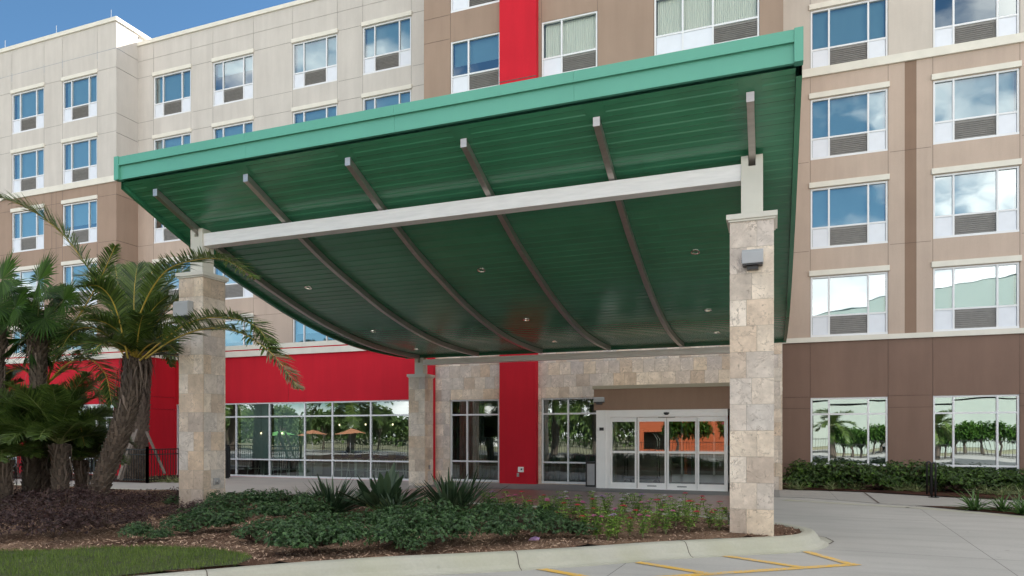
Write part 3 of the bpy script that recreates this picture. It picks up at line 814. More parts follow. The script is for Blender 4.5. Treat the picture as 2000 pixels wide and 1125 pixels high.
# rooms: floors, ceilings, back walls, and the body of the building that blocks the sun
M['int_wall'] = simple('interior wall', (0.42, 0.43, 0.38), 0.9, var=.05)
M['int_floor'] = simple('interior floor', (0.12, 0.11, 0.10), 0.5, var=.1)
mb = MB()
mb.box(-46, 30, 26.6, 42, 5.3, 20.5); mb.box(Xt0+.05, Xt1-.05, 24.2, 26.6, 5.3, 23.8)
for z in (HEAD[r]+.5 for r in (1,2,3,4,5)): mb.box(-46, 30, DC+.15, 26.6, z-.08, z); 
mb.box(-46, -28.95, DB+.15, 26.6, 5.3, 5.4)
mb.build('building_core', M['darkroom'], hotel)
mb = MB(); mb.box(-46, 30, 30, 42, 0, 5.3); mb.box(-46,-45.9,DL+.2,30,0,5.3); mb.box(29.9,30,DC+.2,30,0,5.3)
mb.box(-11.9,-11.7,DW+.2,30,0,5.0); mb.box(0.4,0.6,DC+.1,30,0,4.8); mb.build('interior_wall', M['int_wall'], hotel)
mb = MB(); mb.box(-46,-11.5,DR+.17,30,0.0,0.045); mb.box(-45.9, XL-.1, DL+.17, DR+.17, 0, .045); mb.box(-11.5,0.3,DW+.03,30,0,0.03); mb.box(0.3,30,DC+.21,30,0,0.05)
mb.build('interior_floor', M['int_floor'], hotel)
mb = MB(); mb.box(-46,-11.95,DR+.17,30,3.05,3.15); mb.box(-46,XL-.1,DL+.17,DR+.17,3.05,3.15); mb.box(-11.6,0.3,DW+.1,30,3.05,3.15); mb.box(0.3,30,DC+.2,30,3.2,3.3)
mb.build('interior_ceiling', simple('interior ceiling', (0.5,0.5,0.48), 0.9), hotel)
mb = MB(); mb.box(-46, 30, 25.5, 42, 20.45, 20.55); mb.box(-46,-28.95, DB+.1, 25.5, 21.0, 21.1); mb.box(Xt0, Xt1, DW+.1, 30, 23.8, 23.95)
mb.box(-46,-45.95,DB,42,5,21.2); mb.box(29.95,30,DC,42,4.8,20.6); mb.box(-28.95-.1,-28.95, DC, 30, 20.5, 21.2); mb.box(-46,-28.95,29.9,30,20.5,21.2)
mb.build('roof', M['cream'], hotel)
mb = MB(); mb.box(-28.95, -11.94, DC-.06, DC+.3, 20.58, 20.76); mb.box(0.32, 30, DC-.06, DC+.3, 20.58, 20.76)
mb.box(-46, -28.84, DB-.06, DB+.25, 21.17, 21.36); mb.box(-29.1, -28.84, DB+.25, 30.0, 21.17, 21.36); mb.box(Xt0-.05,Xt1+.05,DW-.06,DW+.3,23.95,24.15)
mb.build('parapet_coping', M['trim'], hotel)
for px, py in ((10,95),(110,63),(217,33)):
    X = gx(px, DB+.1); mb = MB(); mb.tube([(X,DB+.1,21.3),(X,DB+.1,21.85)], 0.012, 6); mb.box(X-.04,X+.04,DB+.06,DB+.14,21.36,21.39)
    mb.build('lightning_rod', M['grey'], hotel)

# entrance box with the sliding doors
bx0, bx1 = gx(1160, DD), -0.73
M['boxbrown'] = stucco('chocolate stucco', (0.34, 0.22, 0.16))
mb = MB(); mb.box(bx0, bx1, DD, DW-.03, 2.47, 3.13); mb.box(-0.95, bx1, DD+.01, DW-.03, 0, 2.47); mb.build('entrance_box', M['boxbrown'], hotel)
mb = MB(); mb.box(bx0-.04, bx1+.04, DD-.05, DW-.03, 3.13, 3.24); mb.build('entrance_coping', simple('khaki coping', (0.45,0.40,0.31), 0.7), hotel)
d0, d1 = gx(1189, DD), gx(1421, DD)
mb = MB(); mb.box(gx(1164,DD), gx(1183,DD), DD+.02, DW+.1, 0.0, 2.47, )
mb.box(gx(1183,DD), d0, DD+.05, DD+.3, 0, 2.47); mb.build('door_pier', M['white'], hotel, bevel=0.006)
xe = [gx(p, DD) for p in (1189,1243,1301,1361,1421)]
door = MB(); door.box(d0, d1, DD+.03, DD+.22, 2.24, 2.465); door.box(d0, d1, DD+.015, DD+.03, 2.26, 2.36); door.box(d0, d1, DD+.02, DD+.2, 0, 0.018)
door.box(d0, d0+.04, DD+.04, DD+.2, .018, 2.24); door.box(d1-.04, d1, DD+.04, DD+.2, .018, 2.24)
doors = door.build('sliding_door', M['white'], hotel, loc=(d0, DD, 0))
for i, (a, b) in enumerate(zip(xe[:-1], xe[1:])):
    a += .045 if i == 0 else .008; b -= .045 if i == 3 else .008
    y = DD + (0.06 if i in (0,3) else 0.12); e = .055
    mb = MB(); mb.box(a,b,y,y+.045,2.10,2.235); mb.box(a,b,y,y+.045,.02,.20); mb.box(a,a+e,y,y+.045,.20,2.10); mb.box(b-e,b,y,y+.045,.20,2.10); mb.box(a+e,b-e,y-.002,y+.047,1.12,1.19)
    lf = mb.build('door_leaf', M['white'], doors)
for i, (a, b) in enumerate(zip(xe[:-1], xe[1:])):
    y = DD + (0.085 if i in (0,3) else 0.145)
    mb = MB(); mb.face([(a+.05,y,.2),(b-.05,y,.2),(b-.05,y,2.11),(a+.05,y,2.11)]); mb.build('pane', M['glass_door'], doors)
mb = MB(); mb.lathe([(0.0,-.06),(.05,-.055),(.085,-.02),(.085,.02),(0.0,.02)], 14, ((d0+d1)/2, DD+.01, 2.36)); mb.box((d0+d1)/2-.26,(d0+d1)/2+.26,DD+.03,DD+.06,2.225,2.24)
mb.build('door_sensor', M['black'], doors, smooth=False)
for x in ((xe[1]+xe[2])/2, (xe[2]+xe[3])/2):
    mb = MB(); mb.box(x-.14,x+.14,DD+.112,DD+.118,.09,.125)
    for q in range(9): mb.box(x-.13+q*.03,x-.115+q*.03,DD+.108,DD+.112,.098,.117, mi=1)
    mb.build('door_label_strip', [M['black'], M['white']], doors)
mb = MB(); mb.box(xe[4]-.17,xe[4]-.10,DD+.052,DD+.056,2.0,2.07); mb.build('door_sticker', simple('red sticker',(0.6,0.08,0.10),0.5), doors)
mb = MB(); mb.box(gx(1183,DD)+.0,d1,DD+.3,DW+2.2,2.35,2.45); mb.build('vestibule_ceiling', M['white'], hotel)
# inner vestibule
M['orange'] = simple('orange wall', (0.72, 0.17, 0.045), 0.7)
mb = MB(); y = DW+2.3
for x in [d0+.2+ k*(d1-d0-.3)/6 for k in range(7)]: mb.box(x-.035,x+.035,y,y+.06,0.03,2.4)
mb.box(d0+.2,d1,y,y+.06,.03,.30); mb.box(d0+.2,d1,y,y+.06,1.08,1.16); mb.build('inner_door_frame', M['white'], hotel)
mb = MB(); mb.box(d0-.1,d0-.02,DW+.1,DW+2.3,0.03,2.4); mb.box(d0-.1, d0+1.5, DW+2.2, DW+2.28, .03, 2.4); mb.build('vestibule_wall', simple('taupe vestibule wall', (0.30,0.26,0.22),0.8), hotel)
mb = MB(); mb.box(-3.6,0.2,27.4,27.5,1.3,3.0); mb.box(-3.0,-2.9,26,27.4,0,3.0); mb.build('interior_accent_wall', M['orange'], hotel)

# small fittings on the facade
mb = MB(); mb.box(gx(1013,22.49)-.01, gx(1023,22.49), 22.45, 22.49, gz(1018,922,22.49), gz(1018,912,22.49)); mb.box(gx(1017,22.45),gx(1020,22.45),22.44,22.45,gz(1018,918,22.45),gz(1018,915,22.45),mi=1)
mb.build('outlet_box', [M['white'], M['black']], hotel)
mb = MB(); mb.box(gx(1010,22.49), gx(1014,22.49), 22.46, 22.49, gz(1012,931,22.49), gz(1012,924,22.49)); mb.build('outlet_box', M['grey'], hotel)
mb = MB(); mb.box(gx(1171,DD), gx(1179,DD), DD-.03, DD+.02, gz(1175,841,DD), gz(1175,835,DD)); mb.build('card_reader', M['black'], hotel, bevel=.005)

# ------------------------------------------------------------------ entrance canopy
canopy = thing('entrance_canopy', (-5.67, 11.13, 0), 'large green curved metal canopy on four stone clad columns over the hotel entrance', 'canopy')
SOF = [(9.85,6.50),(10.1,6.39),(10.6,6.18),(11.2,5.93),(12.0,5.63),(12.6,5.42),(13.67,5.12),(14.85,4.82),(16.27,4.56),(17.5,4.415),(18.5,4.36),(19.6,4.345),(20.6,4.36),(21.4,4.40)]
def sofz(y):
    n = len(SOF)
    for i in range(n-1):
        if y <= SOF[i+1][0] or i == n-2:
            p1, p2 = SOF[i], SOF[i+1]; h = p2[0]-p1[0]; t = (y-p1[0])/h
            m1 = (p2[1]-SOF[max(i-1,0)][1])/(p2[0]-SOF[max(i-1,0)][0]); m2 = (SOF[min(i+2,n-1)][1]-p1[1])/(SOF[min(i+2,n-1)][0]-p1[0])
            return (2*t**3-3*t*t+1)*p1[1] + (t**3-2*t*t+t)*h*m1 + (-2*t**3+3*t*t)*p2[1] + (t**3-t*t)*h*m2
CX0, CX1, CY0, CY1 = -11.70, 0.37, 9.80, 21.0
# soffit: ribbed pan panels running along the canopy
line = [(9.86, 0)]; y = 9.86; per = 0.205
ypts = []
k = 0
while y < 20.96:
    sl = math.hypot(1, (sofz(y+.05)-sofz(y))/.05)
    for fr_, dz in ((0.0,0.0),(0.42,0.0),(0.50,0.009),(0.92,0.009)):
        yy = y + per*fr_/sl
        if yy < 20.96: ypts.append((yy, sofz(yy)+dz))
    y += per/sl
mb = MB()
pr_ = random.Random(19); seg = [CX0+.08, -8.5, -4.6, -1.9, CX1-.08]; tones = {}
for q, ((ya, za), (yb, zb)) in enumerate(zip(ypts[:-1], ypts[1:])):
    for w_, (xa, xb) in enumerate(zip(seg[:-1], seg[1:])):
        t = tones.setdefault((q//4, w_), pr_.random()); mb.face([(xa,ya,za),(xb,ya,za),(xb,yb,zb),(xa,yb,zb)], tone=t)
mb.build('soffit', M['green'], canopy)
ys_ = [9.9 + i*(20.97-9.9)/60 for i in range(61)]
mb = MB()
for a, b in zip(ys_[:-1], ys_[1:]): mb.face([(CX0+.02,a,sofz(a)+.36),(CX0+.02,b,sofz(b)+.36),(CX1-.02,b,sofz(b)+.36),(CX1-.02,a,sofz(a)+.36)])
mb.build('roof_sheet', M['fascia'], canopy)
for xa, xb in ((CX0, CX0+.075), (CX1-.075, CX1)):
    mb = MB(); lo_ = [(y, sofz(y)-.075) for y in ys_]; hi_ = [(y, sofz(y)+.40) for y in reversed(ys_)]
    n = len(ys_)
    for i in range(n-1):
        a, b = ys_[i], ys_[i+1]; za, zb = sofz(a), sofz(b)
        mb.face([(xa,a,za-.075),(xb,a,za-.075),(xb,b,zb-.075),(xa,b,zb-.075)]); mb.face([(xa,a,za+.4),(xb,a,za+.4),(xb,b,zb+.4),(xa,b,zb+.4)])
        mb.face([(xa,a,za-.075),(xa,b,zb-.075),(xa,b,zb+.4),(xa,a,za+.4)]); mb.face([(xb,a,za-.075),(xb,b,zb-.075),(xb,b,zb+.4),(xb,a,za+.4)])
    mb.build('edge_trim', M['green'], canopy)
# fascia: lower board, projecting upper board with a drip edge, end caps
mb = MB()
seams = [CX0+.10 + i*(CX1-CX0-.20)/4 for i in range(5)]
for a, b in zip(seams[:-1], seams[1:]):
    mb.box(a+.0015, b-.0015, 9.80, 9.86, 6.535, 6.80)
    mb.box(a+.0015, b-.0015, 9.765, 9.86, 6.80, 6.955)
    mb.box(a+.0015, b-.0015, 9.755, 9.765, 6.79, 6.815)
for a, b in ((CX0-.01, CX0+.10), (CX1-.10, CX1+.01)):
    mb.box(a, b, 9.75, 9.88, 6.525, 6.965)
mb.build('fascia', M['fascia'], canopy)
mb = MB(); mb.box(CX0, CX1, 20.96, 21.02, 4.28, 4.78); mb.build('rear_fascia', M['green'], canopy)
RX = [-11.045 + 2.153*i for i in range(6)]
for x in RX: 
    mb = MB(); ps = [(y, sofz(y)-.004) for y in (9.87, 10.0, 10.14)]
    for (a, za), (b, zb) in zip(ps[:-1], ps[1:]): mb.face([(x-.15,a,za),(x+.15,a,za),(x+.15,b,zb),(x-.15,b,zb)])
    mb.build('soffit_cover_plate', M['green'], canopy)
for x in RX:
    mb = MB(); n = 46; base = len(mb.v); yy = [10.10 + (20.66-10.10)*i/n for i in range(n+1)]
    for y in yy:
        z = sofz(y)
        for dx, dz in ((-.048,-.135),(.048,-.135),(.048,-.01),(-.048,-.01)): mb.v.append((x+dx, y, z+dz))
    for i in range(n):
        for j in range(4):
            a, b = i*4+j, i*4+(j+1)%4; mb.f.append((a,b,b+4,a+4)); mb.t.append(None); mb.mi.append(0)
    mb.f.append((3,2,1,0)); mb.t.append(None); mb.mi.append(0); e = n*4; mb.f.append((e,e+1,e+2,e+3)); mb.t.append(None); mb.mi.append(0)
    # welded end plate
    mb.box(x-.052, x+.052, 10.085, 10.10, sofz(10.1)-.14, sofz(10.1)-.005)
    mb.build('rib', M['rib'], canopy)
mb = MB(); mb.box(-10.89, -0.44, 11.13, 11.36, 5.545, 5.80); mb.build('beam', M['beam'], canopy, bevel=0.006)
mb = MB(); mb.box(-10.89, -0.44, 20.70, 20.90, 4.03, 4.20); mb.box(-10.89,-.44,20.66,20.94,4.025,4.04); mb.build('beam', M['beam'], canopy)
def column(x0, y0, w, ztop, zpost, seed):
    rs = random.Random(seed); course = 0.39; mb = MB(); xc, yc = x0+w/2, y0+w/2; n = int(ztop/course)+1
    z = ztop; k = 0
    while z > -0.2:
        a = max(-.05, z-course); b = z; s1 = x0 + w*(0.38 if k % 2 else 0.62) ; t = [rs.random() for _ in range(8)]
        j = .0025
        if rs.random() < .12: s1 = x0 + w*.5
        for (p, q, tt) in ((x0, s1, t[0]), (s1, x0+w, t[1])): 
            mb.box(p+j if p != x0 else p, q-j if q != x0+w else q, y0, y0+.03, a+j, b-j, tone=tt)
            mb.box(p+j if p != x0 else p, q-j if q != x0+w else q, y0+w-.03, y0+w, a+j, b-j, tone=1-tt)
        s2 = y0 + w*(0.62 if k % 2 else 0.36)
        for (p, q, tt, t2) in ((y0+.03, s2, t[2], t[3]), (s2, y0+w-.03, t[4], t[5])):
            mb.box(x0+w-.03, x0+w, p+(j if p==s2 else 0), q-(j if q==s2 else 0), a+j, b-j, tone=tt); mb.box(x0, x0+.03, p+(j if p==s2 else 0), q-(j if q==s2 else 0), a+j, b-j, tone=t2)
        z -= course; k += 1
    col = mb.build('column', M['stone'], canopy, loc=(xc, yc, 0))
    mb = MB(); mb.box(x0+.006, x0+w-.006, y0+.006, y0+w-.006, -.05, ztop); mb.build('mortar_core', M['grout'], col)
    mb = MB(); mb.box(x0-.05, x0+w+.05, y0-.05, y0+w+.05, ztop+.03, ztop+.11); mb.box(x0-.025, x0+w+.025, y0-.025, y0+w+.025, ztop-.0, ztop+.03); mb.build('column_cap', M['trim'], col, bevel=.005)
    mb = MB(); pw = .155; py = y0 + .15
    mb.box(xc-pw, xc+pw, py, py+.31, ztop+.11, zpost-.16)
    mb.box(xc-pw, xc-.052, py, py+.31, zpost-.16, zpost); mb.box(xc+.052, xc+pw, py, py+.31, zpost-.16, zpost)
    mb.build('column_post', M['trim'], col)
    return col
colR = column(-0.595, 10.95, 0.62, 4.87, 5.90, 5)
colL = column(-11.345, 10.95, 0.62, 4.87, 5.90, 8)
column(-11.345, 20.55, 0.60, 3.60, 4.26, 13); column(-0.60, 20.55, 0.60, 3.60, 4.26, 21)
mb = MB(); x = -10.725; 
mb.box(x, x+.05, 11.22, 11.36, gz(425,947,11.25), gz(425,934,11.25)); mb.tube([(x+.04,11.29,gz(425,940,11.25)),(x+.10,11.29,gz(425,940,11.25))], .045, 10)
mb.build('outlet_cover', M['grey'], colL, bevel=.006)
mb = MB(); mb.box(x-.003, x+.02, 20.8, 20.88, 0.55, 0.68); mb.build('outlet_cover', M['grey'], canopy)
mb = MB(); mb.tube([(-.64,11.9,.05),(-.64,11.9,.42)], .03, 8); mb.build('conduit', M['grey'], canopy)
# recessed downlights
def soffit_hit(px, py):
    lo, hi = 10.0, 21.3
    best = min((abs(gz(px, py, 10+i*.01) - sofz(10+i*.01)), 10+i*.01) for i in range(1130)); return gx(px, best[1]), best[1]
M['bulb'] = simple('lamp reflector', (0.75,0.72,0.66), 0.12, metal=1.0)
def dl(X, Y):
    s = (sofz(Y+.05)-sofz(Y-.05))/.1; Mt = Matrix.Translation((X, Y, sofz(Y)-.004)) @ Matrix.Rotation(math.atan(s), 4, 'X')
    mb = MB(); n = 20
    for (r0,h0),(r1,h1) in (((.062,-.012),(.085,-.012)),((.085,-.012),(.088,0.01)),((.062,-.012),(.05,.03)),((.05,.03),(.02,.05)),((.02,.05),(.0005,.02))):
        for k in range(n):
            a, b = 2*pi*k/n, 2*pi*(k+1)/n
            mb.face([Mt@Vector((r0*cos(a),r0*sin(a),h0)), Mt@Vector((r0*cos(b),r0*sin(b),h0)), Mt@Vector((r1*cos(b),r1*sin(b),h1)), Mt@Vector((r1*cos(a),r1*sin(a),h1))])
    mb.build('downlight', M['bulb'], canopy)
for px, py in ((602,561),(940,527),(1358,492),(729,647),(1028,624),(1383,605),(813,682),(1083,667),(1400,649)):
    X, Y = soffit_hit(px, py); dl(X, Y)

# wall lamps
def wall_lamp(px0, px1, py0, py1, Y, dep, label, slope=True):
    x0, x1 = gx(px0, Y), gx(px1, Y); xm = (px0+px1)/2; z1, z0 = gz(xm, py0, Y), gz(xm, py1, Y)
    t = thing('wall_lamp', ((x0+x1)/2, Y, (z0+z1)/2), label, 'wall lamp')
    prof_ = [(Y-dep, z0+.03), (Y-dep, z1-.04), (Y-dep+.03, z1), (Y-.0, z1), (Y-.0, z0+.03)]
    mb = MB(); mb.extrude_x(prof_, x0, x1); mb.build('housing', M['greybox'], t, bevel=.006)
    mb = MB(); mb.box(x0+.01, x1-.01, Y-dep+.01, Y-.005, z0+.005, z0+.03); mb.box(x0+.07, x1-.07, Y-dep+.06, Y-.002, z0-.05, z0+.005); mb.build('lens', M['black'], t)
    return t
wall_lamp(1449.5, 1491, 491, 522, 10.95, .16, 'square grey wall lamp on the front right stone column below its cap')
wall_lamp(350, 378, 590, 622, 10.95, .16, 'grey wall lamp half hidden by palm fronds on the front left stone column')
wall_lamp(1161, 1181, 776, 787, DD, .14, 'small white wall lamp at the left end of the brown box over the doors')
# litter bin by the doors
bx, by = gx(1157, 22.3), 22.25
tb = thing('litter_bin', (bx, by, 0.01), 'tall dark litter bin with grey side panels between the window and the white door pier', 'bin')
mb = MB(); mb.box(bx-.15, bx+.15, by-.16, by+.16, 0.01, 0.06); mb.box(bx-.15,bx+.15,by-.16,by+.16,.75,.82)
for sx in (-1,1):
    for sy in (-1,1): mb.box(bx+sx*.15-.02, bx+sx*.15+.02, by+sy*.16-.02, by+sy*.16+.02, .01, 1.02)
mb.build('frame', M['black'], tb); mb = MB(); mb.box(bx-.135,bx+.135,by-.145,by+.145,.06,.75); mb.build('body', M['grey'], tb)
mb = MB(); mb.box(bx-.16,bx+.16,by-.17,by+.17,1.0,1.05); mb.build('lid', M['black'], tb, bevel=.01)
# bike rack posts
br = thing('bike_rack', (4.05, 21.6, 0.006), 'pair of narrow black steel hoops on base plates beside the hedge on the right walkway', 'bike rack')
for X, Y in ((gx(1814.0, 22.3), 22.3), (gx(1823.5, 21.5), 21.5)):
    zt = .94; hw = .045
    pts_ = [(X-hw,Y,0.01),(X-hw,Y,zt-hw)] + [(X-hw*cos(a), Y, zt-hw+hw*sin(a)) for a in [pi*i/8 for i in range(1,8)]] + [(X+hw,Y,zt-hw),(X+hw,Y,0.01)]
    mb = MB(); mb.tube(pts_, .024, 10); mb.build('hoop', M['black'], br, smooth=True)
    mb = MB(); mb.lathe([(.13,.0),(.13,.012),(.09,.014)], 20, (X,Y,.006)); mb.build('base_plate', M['black'], br)

# iron fence on the left
M['fence'] = simple('black iron', (0.010,0.010,0.011), 0.4)
fence = thing('metal_fence', (-20.45, 18.35, 0), 'black metal picket fence turning the corner in front of the red wall', 'fence')
def picket_run(a, b, h=1.2):
    a, b = Vector(a), Vector(b); L = (b-a).length; d = (b-a)/L
    mb = MB()
    for z in (.12, h-.02, h-.20): mb.bar(a + Vector((0,0,z)), b + Vector((0,0,z)), .035)
    mb.build('rail', M['fence'], fence)
    mb = MB(); n = int(L/.115)
    for i in range(n):
        p = a + d*(i+.5)*L/n; mb.box(p.x-.009,p.x+.009,p.y-.009,p.y+.009,.05,h)
    mb.build('pickets', M['fence'], fence)
    m = max(1, round(L/2.3))
    for i in range(m+1):
        p = a + d*i*L/m; mb = MB(); mb.box(p.x-.035,p.x+.035,p.y-.035,p.y+.035,0,h+.05); mb.box(p.x-.045,p.x+.045,p.y-.045,p.y+.045,h+.05,h+.075); mb.build('post', M['fence'], fence)
picket_run((-33,18.35,0), (-20.45,18.35,0)); picket_run((-20.45,18.35,0), (-20.45,20.6,0))
gpst = thing('gate_post', (gx(443,21.5), 21.5, 0), 'black metal gate post between the left stone column and the restaurant glass', 'post')
gx_ = gx(443,21.5)
mb = MB(); mb.box(gx_-.07,gx_+.05,21.43,21.57,0,1.32); mb.build('post', M['black'], gpst, bevel=.01)
mb = MB(); mb.box(gx_+.05,gx_+.13,21.45,21.55,0.05,1.25); mb.build('gate_frame', M['black'], gpst)

# breakfast room furniture seen through the glass
M['stool'] = simple('pale metal stool frame', (0.85,0.83,0.72), 0.4)
M['seat'] = simple('navy seat', (0.03,0.05,0.12), 0.6)
M['tabletop'] = simple('pale table top', (0.55,0.53,0.45), 0.4)
def make_stool():
    t = thing('bar_stool', (0,0,0.05), 'metal bar stool with splayed legs and dark seat behind the restaurant glass', 'stool', 'bar stools in the breakfast room')
    for sx in (-1,1):
        for sy in (-1,1):
            mb = MB(); mb.tube([(sx*.15,sy*.15,.72),(sx*.23,sy*.23,0)], .013, 6); mb.build('leg', M['stool'], t, loc=(0,0,0)).location = (0,0,0)
    mb = MB()
    for a, b in (((-.21,-.21),(.21,-.21)),((.21,-.21),(.21,.21)),((.21,.21),(-.21,.21)),((-.21,.21),(-.21,-.21))): mb.tube([(a[0],a[1],.25),(b[0],b[1],.25)], .010, 6)
    mb.build('footrest', M['stool'], t, loc=(0,0,0)).location = (0,0,0)
    mb = MB(); mb.box(-.19,.19,-.19,.19,.72,.76); mb.box(-.19,.19,.16,.19,.76,1.0); mb.build('seat', M['seat'], t, loc=(0,0,0), bevel=.01).location = (0,0,0)
    return t
st0 = make_stool(); sr = random.Random(4)
xsx = [-20.2,-19.6,-18.95,-18.4,-17.8,-16.0,-15.35,-14.7,-14.05,-13.4,-12.8]
st0.location = (xsx[0], 23.5, .05)
ORD = ['first','second','third','fourth','fifth','sixth','seventh','eighth','ninth','tenth','eleventh','twelfth','thirteenth','fourteenth','fifteenth','sixteenth','seventeenth','eighteenth','nineteenth','twentieth']
st0['label'] = 'first bar stool from the left behind the restaurant glass'
for q_, x in enumerate(xsx[1:]): copy_tree(st0, label=ORD[q_+1] + ' bar stool from the left behind the restaurant glass', loc=(x, 23.45+sr.uniform(-.1,.15), .05), rz=sr.uniform(-.4,.4))
for (x0, x1) in ((-20.5,-17.4),(-15.8,-12.5)):
    t = thing('high_table', ((x0+x1)/2, 24.2, .045), 'long pale high table behind the stools at the %s end of the restaurant glass' % ('left' if x0 < -18 else 'right'), 'table')
    mb = MB(); mb.box(x0,x1,23.9,24.5,1.02,1.08); mb.build('table_top', M['tabletop'], t)
    for x in (x0+.2, x1-.2):
        mb = MB(); mb.box(x-.04,x+.04,23.95,24.45,.045,1.02); mb.build('leg', M['stool'], t)
lm = bpy.data.materials.new('lit pendant bulb'); lm.use_nodes = True
e_ = lm.node_tree.nodes['Principled BSDF']; e_.inputs['Emission Color'].default_value = (1,.75,.45,1); e_.inputs['Emission Strength'].default_value = 1.3; e_.inputs['Base Color'].default_value = (.9,.7,.5,1)
pend = 0
for px, py in ((510,846),(551,846),(663,830),(714,829),(767,829)):
    Y = 23.9; X, Z_ = gx(px, Y), gz(px, py, Y)
    if px in (510, 551): Y = DR + .115; X, Z_ = gx(px, Y), gz(px, py, Y)
    t = thing('pendant_lamp', (X, Y, Z_), ORD[pend] + ' small glowing pendant lamp from the left behind the restaurant glass', 'lamp', 'pendant lamps in the breakfast room')
    mb = MB(); mb.lathe([(.0,-.04),(.024,-.025),(.028,.0),(.02,.03),(.0,.04)], 10, (X,Y,Z_)); mb.build('bulb', lm, t, smooth=True)
    mb = MB(); mb.tube([(X,Y,Z_+.04),(X,Y,3.05)], .004, 5); mb.lathe([(.02,.04),(.03,.06),(.012,.1)], 8, (X,Y,Z_)); mb.build('cord', M['black'], t); pend += 1
# luggage cart in the vestibule
lc = thing('luggage_cart', (-4.05, 23.4, .03), 'hotel luggage cart with polished bent rails behind the left sliding door', 'luggage cart')
mb = MB(); mb.box(-4.65,-3.5,23.1,23.7,.22,.28); mb.build('deck', M['black'], lc, bevel=.01)
mb = MB()
for y in (23.14, 23.66):
    for x0, x1 in ((-4.62,-4.3),(-3.54,-3.86)): mb.tube([(x0,y,.28),(x0,y,1.55),(x0+(x1-x0)*.3,y,1.7),((x1+x0)/2+(x1-x0)*.3,y,1.82)], .018, 8)
mb.tube([(-4.3,23.14,1.82),(-4.08,23.4,1.85),(-3.86,23.66,1.82)], .018, 8); mb.tube([(-4.3,23.66,1.82),(-4.08,23.4,1.85),(-3.86,23.14,1.82)], .018, 8)
mb.build('rail', M['chrome'], lc, smooth=True)
for x in (-4.55,-3.6):
    for y in (23.18,23.62):
        mb = MB(); mb.tube([(x,y-.025,.12),(x,y+.025,.12)], .09, 14); mb.build('wheel', M['black'], lc)
# ------------------------------------------------------------------ planting
def leaf_mat(name, c_dark, c_light, rough=0.45, trans=0.25, spec=0.5):
    m, nt, b = newmat(name)
    at_ = node(nt, 'ShaderNodeAttribute', attribute_name='tone')
    nt.links.new(mixc(nt, at_.outputs['Fac'], c_dark, c_light), b.inputs['Base Color'])
    b.inputs['Roughness'].default_value = rough; b.inputs['Specular IOR Level'].default_value = spec
    if trans:
        tl = node(nt, 'ShaderNodeBsdfTranslucent'); nt.links.new(mixc(nt, at_.outputs['Fac'], [x*1.2 for x in c_dark], [x*1.4 for x in c_light]), tl.inputs['Color'])
        mx = node(nt, 'ShaderNodeMixShader'); mx.inputs[0].default_value = trans
        out = nt.nodes['Material Output']; nt.links.new(b.outputs[0], mx.inputs[1]); nt.links.new(tl.outputs[0], mx.inputs[2]); nt.links.new(mx.outputs[0], out.inputs[0])
    return m
M['leaf'] = leaf_mat('glossy shrub leaf', (0.018, 0.050, 0.018), (0.125, 0.235, 0.085), 0.33)
M['hedge'] = leaf_mat('hedge leaf', (0.014, 0.038, 0.010), (0.13, 0.24, 0.04), 0.4)
M['purple'] = leaf_mat('purple brown leaf', (0.024, 0.012, 0.013), (0.098, 0.052, 0.050), 0.6)
M['strap'] = leaf_mat('blue green strap leaf', (0.018, 0.045, 0.020), (0.085, 0.135, 0.070), 0.4)
M['lily'] = leaf_mat('variegated grass leaf', (0.06, 0.11, 0.035), (0.34, 0.36, 0.17), 0.5)
M['lily_green'] = leaf_mat('bright strap leaf', (0.03, 0.08, 0.02), (0.12, 0.22, 0.06), 0.4)
M['penta'] = leaf_mat('flowering plant leaf', (0.06, 0.15, 0.025), (0.32, 0.50, 0.09), 0.5)
M['palm'] = leaf_mat('feather palm leaflet', (0.022, 0.055, 0.014), (0.17, 0.25, 0.055), 0.36, 0.25)
M['palm_fan'] = leaf_mat('fan palm leaf', (0.018, 0.055, 0.008), (0.085, 0.195, 0.022), 0.55, 0.3, 0.3)
M['palm_tip'] = leaf_mat('dry palm leaflet', (0.16, 0.11, 0.06), (0.36, 0.30, 0.18), 0.6, 0.2)
M['rachis'] = simple('yellow green leaf stalk', (0.50, 0.36, 0.06), 0.45, var=0.25, vscale=4)
M['rachis_g'] = simple('pale green leaf stalk', (0.19, 0.22, 0.08), 0.45, var=0.25, vscale=4)
M['bark'] = simple('palm boot', (0.15, 0.115, 0.09), 0.9, var=0.3, vscale=9, bmp=0.01, bscale=25, tone=0.6, dark=(0.04,0.028,0.022))
M['fibre'] = simple('dead palm fibre', (0.20, 0.155, 0.125), 0.95, tone=0.5, dark=(0.06,0.045,0.038))
M['twig'] = simple('shrub twig', (0.09, 0.06, 0.045), 0.9)
M['pink'] = simple('pink petal', (0.80, 0.26, 0.50), 0.6, tone=0.25); M['scarlet'] = simple('scarlet petal', (0.78, 0.06, 0.11), 0.6, tone=0.3)
M['petal_white'] = simple('white petal', (0.80, 0.76, 0.78), 0.6); M['lilac'] = simple('lilac petal', (0.58, 0.36, 0.66), 0.6)
M['grass'] = leaf_mat('lawn blade', (0.06, 0.11, 0.018), (0.23, 0.31, 0.07), 0.6, 0.2, 0.3)
M['wood'] = simple('weathered brace timber', (0.17, 0.14, 0.12), 0.85, var=.2, vscale=6)

